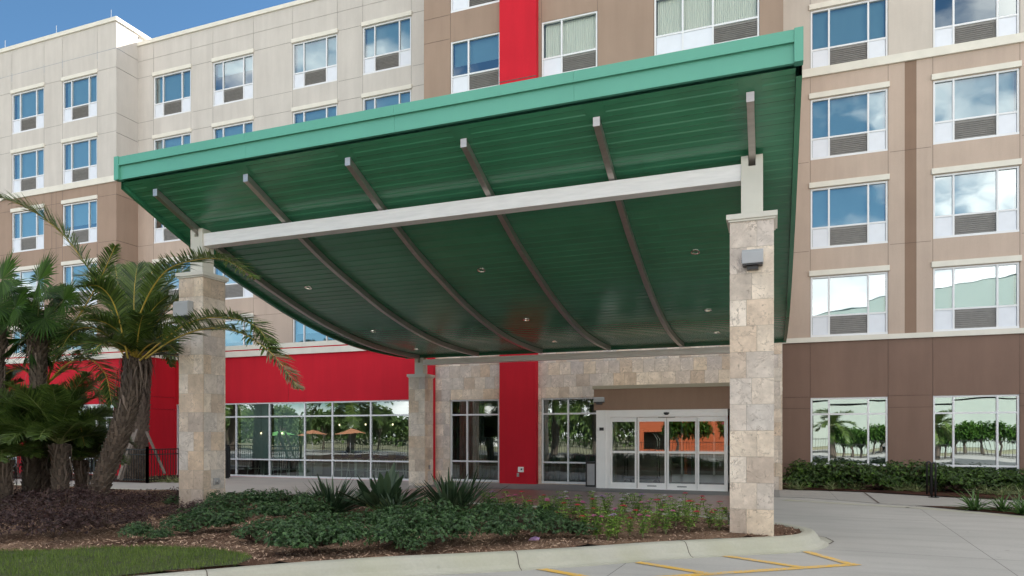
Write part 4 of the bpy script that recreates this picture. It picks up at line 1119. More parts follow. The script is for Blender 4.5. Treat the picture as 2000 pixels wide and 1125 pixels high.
def leaf(mb, p, d, up, L, W, tone, fold=0.25, droop=0.15):
    d = d.normalized(); s = d.cross(up)
    if s.length < 1e-4: s = Vector((1,0,0))
    s.normalize(); n = s.cross(d)
    q1 = p + d*L*0.5 + s*W*0.5 + n*W*fold; q2 = p + d*L*0.5 - s*W*0.5 + n*W*fold; m_ = p + d*L*0.5; e = p + d*L - Vector((0,0,1))*L*droop
    i = len(mb.v); mb.v += [tuple(p), tuple(q1), tuple(e), tuple(q2), tuple(m_)]
    for f in ((0,1,4),(1,2,4),(0,4,3),(4,2,3)): mb.f.append(tuple(i+k for k in f)); mb.t.append(tone); mb.mi.append(0)

def rdir(r, zmin=-1.0):
    while True:
        v = Vector((r.uniform(-1,1), r.uniform(-1,1), r.uniform(-1,1)))
        if 0.05 < v.length < 1 and v.normalized().z >= zmin: return v.normalized()

def place_mb(name, mb, mat, parent): 
    o = mb.build(name, mat, parent, loc=(0,0,0)); o.location = (0,0,0); return o

def make_shrub(seed, rad, hgt, n_ros, leaves, L, W, mat, label, cat='shrub', group=None, name='shrub', squash=1.0, twmat='twig', lumps=6, tone_pow=2.0, zlo=.35):
    r = random.Random(seed); t = thing(name, (0,0,0), label, cat, group); mb = MB(); tw = MB()
    centres = [Vector((r.uniform(-.55,.55)*rad, r.uniform(-.55,.55)*rad, hgt*r.uniform(zlo,.72))) for _ in range(lumps)]
    for k in range(n_ros):
        c = centres[k % lumps]; d = rdir(r, -0.25); rr = r.uniform(.72, 1.05) if r.random() < .7 else r.uniform(.3,.8)
        p = c + Vector((d.x*rad*.52*rr, d.y*rad*.52*rr, d.z*hgt*.40*rr)); p.z = max(.02, p.z)
        ax = (d + Vector((0,0,.7))).normalized(); base = r.random()**tone_pow
        if k % 6 == 0: tw.tube([Vector((c.x*.3, c.y*.3, 0)), (c + Vector((0,0,-hgt*.2))), p], .004, 3, cap=False)
        u = ax.orthogonal().normalized(); w = ax.cross(u)
        for q in range(leaves):
            a = 2*pi*q/leaves + r.uniform(-.4,.4); el = r.uniform(.15, .9)
            ld = (u*cos(a) + w*sin(a))*cos(el) + ax*sin(el)
            leaf(mb, p, ld, ax, L*r.uniform(.7,1.2), W*r.uniform(.8,1.2), min(1, max(0, base*.7 + r.uniform(0,.35))), .2, r.uniform(0,.3))
    place_mb('foliage', mb, M[mat] if isinstance(mat, str) else mat, t); place_mb('stem', tw, M[twmat], t)
    return t
def bed_z(x, y): return bed_h(x, y) - 0.015

# --- low glossy green shrubs
GL = 'low dark green shrub with small glossy leaves in the mulch bed'
gs = [make_shrub(s, .46, .43, 520, 7, .040, .019, 'leaf', GL, group='green shrubs in the island bed') for s in (1,2,3,4)]
shr = [(250,1062,.62),(325,1050,.72),(395,1046,.85),(450,1042,.95),(415,1022,.9),(500,1060,.9),(545,1088,.95),(600,1092,1.0),(575,1062,1.0),(650,1086,1.0),(640,1052,1.0),(705,1082,1.0),(760,1078,.95),(815,1074,.95),(870,1070,1.0),(930,1068,1.0),(985,1062,.95),(1035,1058,.85),(700,1050,1.0),(520,1030,1.0),(585,1025,1.0),(470,1005,1.0),(530,1003,.95),(425,998,.9),(760,1046,1.0),(820,1040,1.0),(885,1040,1.0),(945,1040,1.0),(1000,1036,.9),(1060,1046,.75),(1125,1058,.75),(1060,1022,.8),(385,985,.8),(345,992,.75),(790,1084,.55),(560,1000,.8),(610,995,.75),(350,1030,.7),(290,1060,.55)]
sr = random.Random(2); first = set()
for i, (px, py, s) in enumerate(shr):
    x, y, _ = gp(px, py, .18); k = i % 4; rz = sr.uniform(0, 6.28); lc_ = (x, y+.25*s, bed_z(x, y+.25*s))
    lab = GL
    row = 'back row' if py < 1010 else 'third row' if py < 1032 else 'second row' if py < 1056 else 'front row'
    land = ['left of the front left column','below the front left column','below the left end of the glass','below the first glass panes','left of the dark spiky clump','in front of the dark spiky clump','in front of the paddle leaved plant','right of the paddle leaved plant','in front of the upright stiff clump','right of the upright stiff clump','beside the flowering plants'][min(10, max(0, [q for q, e in enumerate((340,420,480,540,610,690,760,830,900,970,5000)) if px < e][0]))]
    seen_l = globals().setdefault('SEEN_L', {}); kk = (row, land); seen_l[kk] = seen_l.get(kk, 0) + 1
    lab = '%slow dark green shrub in the %s %s' % (('', 'second ', 'third ', 'fourth ')[seen_l[kk]-1], row, land)
    if i == 0: lab = 'leftmost small green shrub standing alone in front of the purple shrubs'
    if i == 32: lab = 'dark green shrub standing among the flowers at the right end of the bed'
    if i == 36: lab = 'smallest green shrub at the front edge of the bed near the kerb'
    if k not in first: first.add(k); o = gs[k]; o.location = lc_; o.rotation_euler = (0,0,rz); o.scale = (s,)*3
    else: o = copy_tree(gs[k], loc=lc_, rz=rz, scale=(s*sr.uniform(.9,1.1), s*sr.uniform(.9,1.1), s*sr.uniform(.85,1.1)))
    o['label'] = lab
# --- purple shrubs
PL = 'low purple brown shrub with tiny leaves and bare twigs under the palms'
pp = [make_shrub(s, .64, .50, 460, 6, .034, .018, 'purple', PL, group='purple shrubs under the palms', name='purple_shrub', lumps=9, tone_pow=1.2) for s in (21,22)]
pl = [(20,1050,1.0),(80,1058,1.0),(150,1052,1.0),(215,1045,.95),(270,1035,.95),(330,1022,.9),(385,1012,.8),(40,1010,1.1),(110,1012,1.1),(180,1015,1.0),(245,1003,1.0),(310,995,.9),(360,985,.8),(190,985,.9),(-30,1060,1.0),(0,985,1.0),(100,990,1.0)]
for i, (px, py, s) in enumerate(pl):
    x, y, _ = gp(px, py, .18); l = (x, y+.2, bed_z(x, y+.2))
    if i < 2: o = pp[i]; o.location = l; o.scale = (s,)*3
    else: o = copy_tree(pp[i % 2], loc=l, rz=sr.uniform(0,6), scale=(s, s, s*sr.uniform(.7,.95)))
    o['label'] = 'low purple brown shrub, %s from the left in the %s row under the palms' % (ORD[sorted(q[0] for q in pl if (q[1] > 1065, q[1] > 1040, q[1] > 1018, q[1] > 998) == (py > 1065, py > 1040, py > 1018, py > 998)).index(px)], 'front' if py > 1065 else 'second' if py > 1040 else 'third' if py > 1018 else 'fourth' if py > 998 else 'back')
# --- strap leaved clumps (bird of paradise)
def make_clump(seed, n, L, W, spread, mat, label, cat, group=None, name='strap_plant', stalk=0.0, droop=.3, segs=5, tmin=.2, oval=False):
    r = random.Random(seed); t = thing(name, (0,0,0), label, cat, group); mb = MB(); st = MB()
    for k in range(n):
        az = r.uniform(0, 2*pi); lean = spread*r.uniform(.1, 1)**.8; ll = L*r.uniform(.6,1.08)
        d = Vector((cos(az)*sin(lean), sin(az)*sin(lean), cos(lean))); side = Vector((-sin(az), cos(az), 0)); side = (side + rdir(r)*.5).normalized()
        p = Vector((r.uniform(-.08,.08), r.uniform(-.08,.08), 0)); tone = r.uniform(tmin, 1)**1.3; pts_ = []
        for i in range(segs+1):
            f = i/segs; q = p + d*ll*f + Vector((cos(az), sin(az), 0))*ll*droop*f*f*.6 - Vector((0,0,1))*ll*droop*f*f*.7*sin(lean)
            pts_.append(q)
        s0 = int(stalk*segs)
        if s0: st.tube(pts_[:s0+1], W*.10, 4, cap=False)
        for i in range(s0, segs):
            def wd(f):
                g_ = (f - s0/segs)/(1 - s0/segs)
                return W*(sin(pi*min(1,g_*.96+.02))**(.75) if stalk or oval else (1-g_**2.2)*.9+.04)
            w0, w1 = wd(i/segs), wd((i+1)/segs)
            a, b = pts_[i], pts_[i+1]; nn = side.cross((b-a)).normalized()
            for sg in (-1, 1):
                mb.face([a, b, b + side*sg*w1/2 + nn*w1*.16, a + side*sg*w0/2 + nn*w0*.16], tone=tone*(1 if sg > 0 else .85))
    place_mb('leaves', mb, M[mat], t)
    if stalk: place_mb('stalks', st, M['rachis_g'], t)
    return t
for i, (px, py, n, L, W, sp, stk, lab) in enumerate(((648,1006,150,.84,.055,1.15,.0,'dense dark spiky strap leaved clump left of the other two in the bed'),
        (750,1008,44,1.02,.15,1.0,.4,'tall broad leaved clump with paddle leaves in the middle of the bed'),
        (772,1014,80,.66,.045,1.2,.0,'low spiky clump in front of the paddle leaved plant'),
        (880,1012,120,.96,.058,.8,.2,'upright blue green clump of stiff leaves right of the other two in the bed'),
        (905,1010,44,1.02,.035,.95,.3,'thin leaved clump leaning right beside the upright blue green clump'))):
    x, y, _ = gp(px, py, .18); t = make_clump(40+i, n, L, W, sp, 'strap', lab, 'plant', stalk=stk, droop=.25, oval=True); t.location = (x, y, bed_z(x,y)-.02)
# --- variegated grass tufts: behind the shrubs and in front of the hedge
LG = 'tuft of yellow striped grass at the back of the island bed'
lt = make_clump(60, 46, .42, .022, 1.2, 'lily', LG, 'plant', 'striped grass tufts', 'grass_tuft', droop=.6)
lts = [(455,985),(500,982),(555,990),(575,1000),(610,985),(630,995),(540,982),(590,978),(700,985),(300,976),(345,978)]
for i, (px, py) in enumerate(lts):
    x, y, _ = gp(px, py, .18); l = (x, y, bed_z(x,y))
    if i == 0: lt.location = l; c_ = lt
    else: c_ = copy_tree(lt, loc=l, rz=sr.uniform(0,6), scale=sr.uniform(.8,1.15))
    c_['label'] = '%s tuft of striped grass from the left behind the green shrubs' % ORD[sorted(q[0] for q in lts).index(px)]
hts = ((1545,955),(1562,957),(1578,953),(1622,957),(1632,955),(1672,957),(1742,958),(1755,960),(1778,960),(1790,961),(1912,964),(1930,966),(1955,968),(1972,966),(1995,968))
for px, py in hts:
    x, y, _ = gp(px, py-1, .03); copy_tree(lt, loc=(x, max(y, 21.5), .03), rz=sr.uniform(0,6), scale=sr.uniform(.8,1.1), label=ORD[hts.index((px, py))] + ' striped grass tuft from the stone pilaster along the hedge', group='striped grass tufts by the hedge')
LS = 'arching bright green strap plant on the right verge, first from the driveway end'
ls = make_clump(70, 40, .62, .05, 1.25, 'lily_green', LS, 'plant', 'strap plants on the right verge', 'verge_plant', droop=.5)
for i, (x, y) in enumerate(((4.25,18.2),(4.75,18.15),(5.15,17.9),(5.5,17.9),(5.95,17.7),(6.3,17.9),(6.8,17.6),(4.95,17.55),(5.6,17.3))):
    if i == 0: ls.location = (x, y, .012)
    else: copy_tree(ls, label=LS.replace('arching', 'arching, %s placed,' % ORD[i]) if 0 else 'arching bright green strap plant on the right verge, %s from the driveway end' % ORD[i], loc=(x, y, .012), rz=sr.uniform(0,6), scale=sr.uniform(.8,1.05))
# --- hedge on the right
HL = 'clipped dark green hedge shrub under the right ground floor windows'
hs = [make_shrub(s, .82, .84, 1250, 6, .075, .040, 'hedge', HL, 'hedge', 'hedge along the right wall', 'hedge_shrub', lumps=16, tone_pow=2.2, zlo=.15) for s in (81,82,83)]
hx = [0.95 + .78*i for i in range(15)] ; nf = 0
for i, x in enumerate(hx):
    for row in (0,):
        y = 23.95 if x < 4.4 else 23.7; s = sr.uniform(.92,1.03) * (1.0 if x < 4.2 else .93 if x < 5.3 else .82)
        if i < 3: o = hs[i]; o.location = (x, y, .02); o.scale = (s,s,s)
        else: o = copy_tree(hs[i % 3], loc=(x, y, .02), rz=sr.uniform(0,6), scale=(s, s, s))
        o['label'] = '%s dark green hedge shrub from the stone pilaster under the right windows' % ORD[i]
# --- flowers
def make_flower(seed, mat, label, blooms=3):
    r = random.Random(seed); t = thing('flowering_plant', (0,0,0), label, 'flower', 'flowering plants at the right end of the bed'); lf, st, fl = MB(), MB(), MB()
    for k in range(r.randint(5,8)):
        az = r.uniform(0, 6.28); h = r.uniform(.20,.36); p0 = Vector((0,0,0)); p1 = Vector((cos(az)*r.uniform(.03,.12), sin(az)*r.uniform(.03,.12), h)); st.tube([p0, (p0+p1)/2 + Vector((0,0,.02)), p1], .004, 3, cap=False)
        for z in range(5):
            p = p0.lerp(p1, .3+.17*z)
            for q in range(4):
                a = q*pi/2 + z*.7 + r.uniform(-.3,.3); leaf(lf, p, Vector((cos(a), sin(a), r.uniform(.1,.7))), Vector((0,0,1)), r.uniform(.06,.10), .028, r.random(), .2, .3)
        if k < blooms:
            for q in range(16):
                a = r.uniform(0,6.28); d = r.uniform(0,.034); c = p1 + Vector((cos(a)*d, sin(a)*d, .022 + .014*(1-d/.034)))
                for w in range(5):
                    b_ = 2*pi*w/5; fl.face([c, c + Vector((cos(b_)*.019, sin(b_)*.019, .005)), c + Vector((cos(b_+1.0)*.019, sin(b_+1.0)*.019, .004))], tone=r.random())
    place_mb('leaves', lf, M['penta'], t); place_mb('stem', st, M['rachis_g'], t); place_mb('bloom', fl, M[mat], t)
    return t
FL = {'pink': 'leafy flowering plant with pink blooms', 'scarlet': 'leafy flowering plant with red blooms', 'petal_white': 'leafy flowering plant with white blooms', 'lilac': 'leafy flowering plant with lilac blooms'}
fp = {}
fk = ['scarlet','pink','petal_white','lilac']
flw = [(1000,1012,'pink'),(1030,1010,'scarlet'),(1060,1008,'scarlet'),(1085,1012,'lilac'),(1100,1005,'petal_white'),(1120,1016,'pink'),(1140,1022,'pink'),(1140,1043,'scarlet'),(1160,1006,'petal_white'),(1185,1012,'lilac'),(1165,1024,'scarlet'),(1165,1056,'pink'),(1187,1058,'lilac'),(1205,1052,'scarlet'),(1230,1046,'scarlet'),(1200,1030,'pink'),(1243,1015,'lilac'),(1260,1022,'pink'),(1255,1052,'pink'),(1280,1042,'scarlet'),(1290,1012,'petal_white'),(1310,1020,'scarlet'),(1300,1045,'pink'),(1345,1042,'scarlet'),(1360,1024,'scarlet'),(1320,1030,'petal_white'),(1385,1036,'scarlet'),(1405,1042,'scarlet'),(1432,1040,'scarlet'),(1452,1042,'pink'),(1478,1042,'scarlet'),(970,1010,'pink'),(1070,1022,'pink'),(1215,1012,'petal_white'),(1100,1030,'scarlet'),(1340,1012,'scarlet'),(950,1006,'lilac')]
flp = ['beside the stone column','among the dark green shrubs','along the front of the bed','along the back of the bed']
for i, (px, py, c) in enumerate(flw):
    nth = sorted([q[0] for q in flw if q[2] == c], reverse=True).index(px)
    x, y, _ = gp(px, py, .18); s = sr.uniform(1.0,1.35); l = (x, y, bed_z(x,y))
    lab = FL[c] + (' right beside the front stone column' if px > 1420 else ' at the back of the bed' if py < 1018 else ' near the kerb' if py > 1040 else ' in the middle of the bed')
    lab = '%s %s counted from the front stone column' % (ORD[nth], FL[c].replace('leafy flowering plant','flowering plant'))
    if c not in fp: fp[c] = make_flower(90+i, c, lab, 2); fp[c].location = l; fp[c].scale = (s,)*3
    else: copy_tree(fp[c], loc=l, rz=sr.uniform(0,6), scale=s, label=lab)
# pale paper scrap on the mulch
x, y, _ = gp(1043, 1058, .18); t = MB(); t.face([(-.07,-.05,.0),(.08,-.04,.01),(.07,.05,.035),(0,.06,.05),(-.06,.04,.03)]); o = t.build('paper_scrap', M['lilac'], loc=(0,0,0)); o.location = (x, y, bed_z(x,y)+.01)
o['label'] = 'crumpled pale lilac scrap of paper on the mulch near the kerb'; o['category'] = 'litter'

# --- grass corner and mulch chips
gpoly = [(-20,5.5),(-9.3,6.1),(-8.54,6.56),(-7.63,6.95),(-6.9,7.1),(-6.2,6.95),(-5.75,6.65)] + [p for p in innerS if p[1] < 6.4 and p[1] > .5][::-1] + [(-20,.5)]
mb = MB(); gr_ = random.Random(6); cnt = 0
while cnt < 42000:
    x, y = gr_.uniform(-11.5,-5.3), gr_.uniform(2.6,7.1)
    if not inside((x, y), gpoly) or dist_in(x, y) < .015: continue
    dcam = math.hypot(x, y); cnt += 1
    h = gr_.uniform(.035,.075); a = gr_.uniform(0,6.28); w = .0035; l = gr_.uniform(0,.035); z = bed_h(x, y)-.01; tn = gr_.random()*(.6+.4*mn.noise(Vector((x*1.5,y*1.5,0))))
    mb.face([(x-w*cos(a),y-w*sin(a),z),(x+w*cos(a),y+w*sin(a),z),(x+l*sin(a),y-l*cos(a),z+h)], tone=max(0,min(1,tn+.15)))
g = mb.build('lawn', M['grass'], kind='stuff', label='short green grass corner inside the kerb', cat='grass')
gb = MB(); gq = gpoly; gvs, _, gfs, *_ = delaunay_2d_cdt([Vector(p) for p in gpoly] + [v for v in grid if inside((v.x,v.y), gpoly)], [(i,(i+1)%len(gpoly)) for i in range(len(gpoly))], [], 1, 1e-5)
me = bpy.data.meshes.new('lawn_soil'); me.from_pydata([(v.x,v.y,bed_h(v.x,v.y)+.004) for v in gvs], [], [tuple(f) for f in gfs]); me.materials.append(simple('soil under grass',(0.05,0.06,0.02),.95,var=.3,vscale=6)); o = bpy.data.objects.new('lawn_soil', me); COL.objects.link(o); o['kind'] = 'structure'
mb = MB(); cnt = 0
while cnt < 15000:
    x = gr_.uniform(-10.5,.4); y = gr_.uniform(4.5,12.8)
    if not inside((x,y), bed_poly) or inside((x,y), gpoly) or dist_in(x,y) < .03: continue
    if y > 9.6 + .45*x*0 and gr_.random() < .5: continue
    cnt += 1; a = gr_.uniform(0,6.28); L = gr_.uniform(.015,.06); W = gr_.uniform(.005,.014); z = bed_h(x,y) + gr_.uniform(.0,.014); tz = gr_.uniform(-.012,.012)
    dx, dy = cos(a)*L/2, sin(a)*L/2; ex, ey = -sin(a)*W/2, cos(a)*W/2
    mb.face([(x-dx-ex,y-dy-ey,z-tz),(x+dx-ex,y+dy-ey,z+tz),(x+dx+ex,y+dy+ey,z+tz+.004),(x-dx+ex,y-dy+ey,z-tz+.004)], tone=gr_.random()**1.5)
mb.build('bark_chips', M['chip'], kind='stuff', label='loose bark chips scattered over the bed', cat='mulch')

# ------------------------------------------------------------------ palms
def frond(lf, rc, pts_, L, r, w=.036, n=75, start=.14, vee=.55, dens=1.0, dry=0.0, tip=None, rw=.028, ragged=.12, tone0=.45):
    """feather leaf: pts_ = rachis polyline (world), L = longest leaflet."""
    P = []; k = len(pts_)
    for i in range(k-1):
        p0, p1, p2, p3 = pts_[max(i-1,0)], pts_[i], pts_[i+1], pts_[min(i+2,k-1)]
        for q in range(6):
            t = q/6; P.append(0.5*((2*p1)+(-p0+p2)*t+(2*p0-5*p1+4*p2-p3)*t*t+(-p0+3*p1-3*p2+p3)*t**3))
    P.append(pts_[-1]); m_ = len(P)
    rc.tube(P, [rw*(1-.85*i/(m_-1)) for i in range(m_)], 5, cap=False)
    n = int(n*1.95)
    for i in range(n):
        f = start + (1-start)*(i+r.uniform(-.3,.3))/n; f = min(.999, max(0,f)); q = f*(m_-1); a = int(q); b = min(a+1, m_-1); p = P[a].lerp(P[b], q-a)
        d = (P[min(a+2,m_-1)] - P[max(a-1,0)]).normalized()
        up = Vector((0,0,1)); s = d.cross(up)
        if s.length < .15: s = Vector((cos(THETA), sin(THETA), 0))
        s.normalize(); n_ = s.cross(d).normalized()
        prof_ = sin(pi*min(1,max(0,(f-start)/(1-start)*.86+.12)))**.6
        for sg in (-1,1):
            if r.random() > dens: continue
            ll = L*prof_*r.uniform(1-ragged,1.05); fw = .55 + .55*f
            ld = (s*sg*cos(vee*r.uniform(.5,1.3)) + n_*sin(vee*r.uniform(-.2,1.3)) + d*fw).normalized()
            t = min(1,max(0, tone0 + r.uniform(-.35,.4))); g_ = Vector((0,0,-1))*ll
            sd = ld.cross(n_ + rdir(r)*.4).normalized(); dr = r.uniform(.04,.22)
            q0, q1, q2, q3 = p, p + ld*ll*.35 - Vector((0,0,dr*ll*.06)), p + ld*ll*.7 + g_*dr*.35, p + ld*ll*.97 + g_*dr*.85
            for (A, B, wa, wb) in ((q0,q1,w*.45,w),(q1,q2,w,w*.7),(q2,q3,w*.7,w*.08)):
                lf.face([A-sd*wa/2, A+sd*wa/2, B+sd*wb/2, B-sd*wb/2], tone=t, mi=(1 if (dry and f > 1-dry and r.random() < .8) else 0))
def auto_frond(c, az, el, L, r, curl=.9, n=7):
    """rachis that leaves point c at azimuth az, elevation el and arches over."""
    out = [Vector(c)]; e = el; p = Vector(c)
    for i in range(n):
        p = p + Vector((cos(az)*cos(e), sin(az)*cos(e), sin(e)))*L/n; e -= curl/n*(1+.5*i/n); az += r.uniform(-.04,.04); out.append(p.copy())
    return out
def trunk(parent, pts_, r0, r1, seed, boots=True, fib=40, bn=26, bl=.16, mat='bark'):
    r = random.Random(seed); mb = MB(); P = []
    k = len(pts_)
    for i in range(k-1):
        p0, p1, p2, p3 = pts_[max(i-1,0)], pts_[i], pts_[i+1], pts_[min(i+2,k-1)]
        for q in range(6):
            t = q/6; P.append(0.5*((2*p1)+(-p0+p2)*t+(2*p0-5*p1+4*p2-p3)*t*t+(-p0+3*p1-3*p2+p3)*t**3))
    P.append(pts_[-1]); m_ = len(P); rad = [r0+(r1-r0)*i/(m_-1) for i in range(m_)]
    mb.tube(P, [x*.93 for x in rad], 14, tone=.15)
    L = sum((P[i+1]-P[i]).length for i in range(m_-1)); nrow = max(4, int(L/(bl*.55)))
    if boots:
        for j in range(nrow):
            f = j/nrow; q = f*(m_-1); a = int(q); p = P[a].lerp(P[min(a+1,m_-1)], q-a); d = (P[min(a+1,m_-1)]-P[max(a-1,0)]).normalized(); u = d.orthogonal().normalized(); w = d.cross(u); R_ = rad[a]
            nb = max(6, int(2*pi*R_/(bl*.85)))
            for c in range(nb):
                an = 2*pi*(c + .5*(j%2) + r.uniform(-.12,.12))/nb; o = (u*cos(an)+w*sin(an)); s = d.cross(o); wd = bl*.52*r.uniform(.8,1.15); hh = bl*r.uniform(.75,1.2); lift = r.uniform(.02,.05)+.012*(f>.8)*3
                A = p + o*R_*.92 - d*hh*.5; B = p + o*(R_+lift) + d*hh*.45; t = r.random()
                mb.face([A-s*wd*.5, A+s*wd*.5, B+s*wd*.30, B-s*wd*.30], tone=t); mb.face([B-s*wd*.30, B+s*wd*.30, B+s*wd*.2-o*lift*1.6, B-s*wd*.2-o*lift*1.6], tone=min(1,t+.35))
                mb.face([A-s*wd*.5, B-s*wd*.30, B-s*wd*.2-o*lift*1.6], tone=t*.5); mb.face([A+s*wd*.5, B+s*wd*.2-o*lift*1.6, B+s*wd*.30], tone=t*.5)
    mb.build('trunk', M[mat], parent)
    if fib:
        mb = MB()
        for _ in range(fib):
            f = r.uniform(.62,1.0); q = f*(m_-1); a = int(q); p = P[a].lerp(P[min(a+1,m_-1)], q-a); an = r.uniform(0,6.28); o = Vector((cos(an), sin(an), 0)); R_ = rad[a]; l = r.uniform(.2,.6); w = r.uniform(.008,.026); s = Vector((-sin(an), cos(an), 0)); t = r.random()
            A = p + o*R_*1.02; B = A + o*r.uniform(.03,.12) + Vector((0,0,r.uniform(-.02,.06))); C = B + o*r.uniform(-.02,.06) - Vector((0,0,l*.5)) + s*r.uniform(-.05,.05); D = C + o*r.uniform(-.06,.03) - Vector((0,0,l*.5)) + s*r.uniform(-.08,.08)
            for (x0, x1, w0, w1) in ((A,B,w,w),(B,C,w,w*.8),(C,D,w*.8,w*.2)): mb.face([x0-s*w0, x0+s*w0, x1+s*w1, x1-s*w1], tone=t)
        mb.build('dead_fibre', M['fibre'], parent)
    return P
def crown(parent, fronds, seed, L, fill=(), w=.028, n=75, name='crown', rmat='rachis', tone0=.45, rw=.028, dens=1.0):
    r = random.Random(seed); lf, rc = MB(), MB()
    for fr_ in fronds:
        kw = fr_[1] if len(fr_) > 1 and isinstance(fr_[1], dict) else {}
        kw = dict(dict(L=L, w=w, n=n, tone0=tone0, rw=rw), **kw); Lk = kw.pop('L'); frond(lf, rc, fr_[0], Lk, r, **kw)
    c = lf.build(name, [M['palm'], M['palm_tip']], parent); rc.build('leaf_stalks', M[rmat], parent)
    return c
def fan_leaf(lf, rc, base, ctr, r, rad=.75, n=38, face=None, tone0=.5, span=2.45):
    """fan leaf: stalk from base to ctr, blade of radiating pleated segments."""
    base, ctr = Vector(base), Vector(ctr); d = (ctr-base).normalized(); rc.tube([base, base.lerp(ctr,.5)+Vector((0,0,.03)), ctr], [.016,.013,.010], 5, cap=False)
    nrm = Vector(face).normalized() if face is not None else (Vector((0,-1,.5))+rdir(r)*.5).normalized()
    u = (d - nrm*d.dot(nrm)).normalized(); v = nrm.cross(u)
    for i in range(n):
        a = -span + 2*span*(i+.5)/n + r.uniform(-.02,.02); ll = rad*(.72+.28*cos(a*.55))*r.uniform(.9,1.05); dd = u*cos(a)+v*sin(a); s = nrm.cross(dd); w = ll*2*span/n*.52; t = min(1,max(0,tone0+r.uniform(-.3,.3)))
        m1 = ctr + dd*ll*.55 - nrm*ll*.03; e = ctr + dd*ll + Vector((0,0,-1))*ll*r.uniform(.03,.22) 
        for sg in (-1,1):
            lf.face([ctr, m1 + s*sg*w*.5 + nrm*w*.35, m1], tone=t*(1 if sg>0 else .75)); lf.face([m1, m1 + s*sg*w*.5 + nrm*w*.35, e], tone=t*(1 if sg>0 else .75))
def PT(seq): return [at(px, py, Y) for px, py, Y in seq]

# A: leaning feather palm in front of the left column
YA = 10.9
tA = thing('leaning_palm', (gx(190, 10.8), 10.8, .17), 'leaning feather palm with a rough booted trunk and long arching fronds before the left column', 'palm tree')
trunk(tA, [at(178,1003,10.8), at(203,930,10.8), at(232,850,10.85), at(250,790,10.9), at(262,722,10.95), at(268,700,10.95)], .175, .21, 1, fib=110, bl=.14)
cA = (268, 705, 10.95)
fA = [
 (PT([(262,700,10.95),(215,600,10.9),(170,520,10.7),(120,455,10.4),(60,410,10.0),(0,385,9.7)]), dict(L=.62, n=95, start=.2, tone0=.5, dens=.93)),
 (PT([(255,700,10.9),(275,610,10.7),(318,535,10.4),(375,509,10.1),(440,508,9.9),(498,545,9.7)]), dict(L=.50, n=85, start=.25)),
 (PT([(272,705,10.8),(318,665,10.5),(375,628,10.2),(440,620,9.9),(500,638,9.7),(535,690,9.6)]), dict(L=.48, n=90, start=.22)),
 (PT([(285,700,10.7),(335,665,10.3),(400,642,9.9),(465,648,9.6),(530,690,9.4),(583,758,9.3)]), dict(L=.50, n=100, start=.16, dry=.22)),
 (PT([(262,700,11.0),(262,640,11.1),(262,570,11.3),(268,520,11.5)]), dict(L=.62, n=60, tone0=.35)),
 (PT([(262,700,11.1),(240,640,11.5),(215,570,12.0),(190,540,12.4),(150,540,12.8)]), dict(L=.6, n=60, tone0=.35)),
 (PT([(265,700,11.2),(285,620,11.8),(320,560,12.4),(360,530,12.9),(400,540,13.4)]), dict(L=.55, n=65, tone0=.3)),
 (PT([(270,705,11.1),(300,640,11.6),(340,590,12.0),(385,580,12.4),(420,610,12.8)]), dict(L=.55, n=65, tone0=.3)),
 (PT([(250,705,10.9),(215,660,10.8),(180,640,10.6),(140,650,10.5),(110,700,10.4)]), dict(L=.5, n=65, tone0=.35)),
 (PT([(262,700,11.1),(250,620,11.5),(232,560,11.9),(225,520,12.2)]), dict(L=.6, n=60, tone0=.3)),
 (PT([(262,700,11.1),(280,610,11.5),(292,550,11.9),(300,520,12.2)]), dict(L=.6, n=60, tone0=.35)),
 (PT([(280,700,11.2),(330,680,11.8),(380,690,12.4),(410,730,12.8)]), dict(L=.42, n=50, tone0=.3)),
 (PT([(250,700,10.7),(225,600,10.3),(195,560,9.9),(160,560,9.5)]), dict(L=.5, n=55, tone0=.4)),
]
rA = random.Random(88)
for q in range(16):
    az_ = 2*pi*q/16*2.4; fA.append((auto_frond(at(266,702,11.0), az_, 1.45-1.15*q/16, 1.75*rA.uniform(.8,1.1), rA, curl=rA.uniform(.8,1.5)), dict(L=.48, n=52, tone0=.36)))
crown(tA, fA, 3, .55, w=.027, n=80, rw=.020)
# B: small feather palm cluster at the left, crowns low
def small_palm(px, py, top, Y, seed, label, nf, Lf, rt=.15, els=(1.5,.35), tone0=.42, Ll=.46, n=60, az_off=0.0):
    r = random.Random(seed); b = at(px, py, Y); tp = at(px + r.uniform(-4,4), top, Y); b.z = .15
    t = thing('feather_palm', tuple(b), label, 'palm tree', 'small feather palms at the left')
    trunk(t, [b, b.lerp(tp,.5)+Vector((.02,0,0)), tp], rt, rt*1.05, seed, fib=26, bl=.13)
    frs = []
    for i in range(nf):
        az = 2*pi*i/nf*2.4 + az_off + r.uniform(-.25,.25); el = els[0] + (els[1]-els[0])*(i/nf) + r.uniform(-.1,.1)
        frs.append((auto_frond(tp, az, el, Lf*r.uniform(.8,1.1), r, curl=r.uniform(.55,1.25)), {}))
    crown(t, frs, seed+1, Ll, w=.023, n=n, rmat='rachis_g', tone0=tone0, rw=.016); return t
small_palm(118, 990, 868, 10.6, 51, 'short feather palm with a thick brown trunk nearest the leaning palm', 28, 1.65, .15)
small_palm(58, 985, 872, 10.9, 61, 'short feather palm with a brown trunk left of the other short palm', 28, 1.65, .14)
small_palm(8, 990, 900, 10.2, 71, 'low feather palm with drooping dark fronds at the left edge', 24, 1.6, .14)
small_palm(-25, 985, 820, 11.2, 81, 'feather palm mostly cut off by the left edge of the view', 22, 1.5, .16)
small_palm(160, 975, 900, 11.6, 91, 'dark low feather palm tucked behind the base of the leaning palm', 18, 1.1, .12)
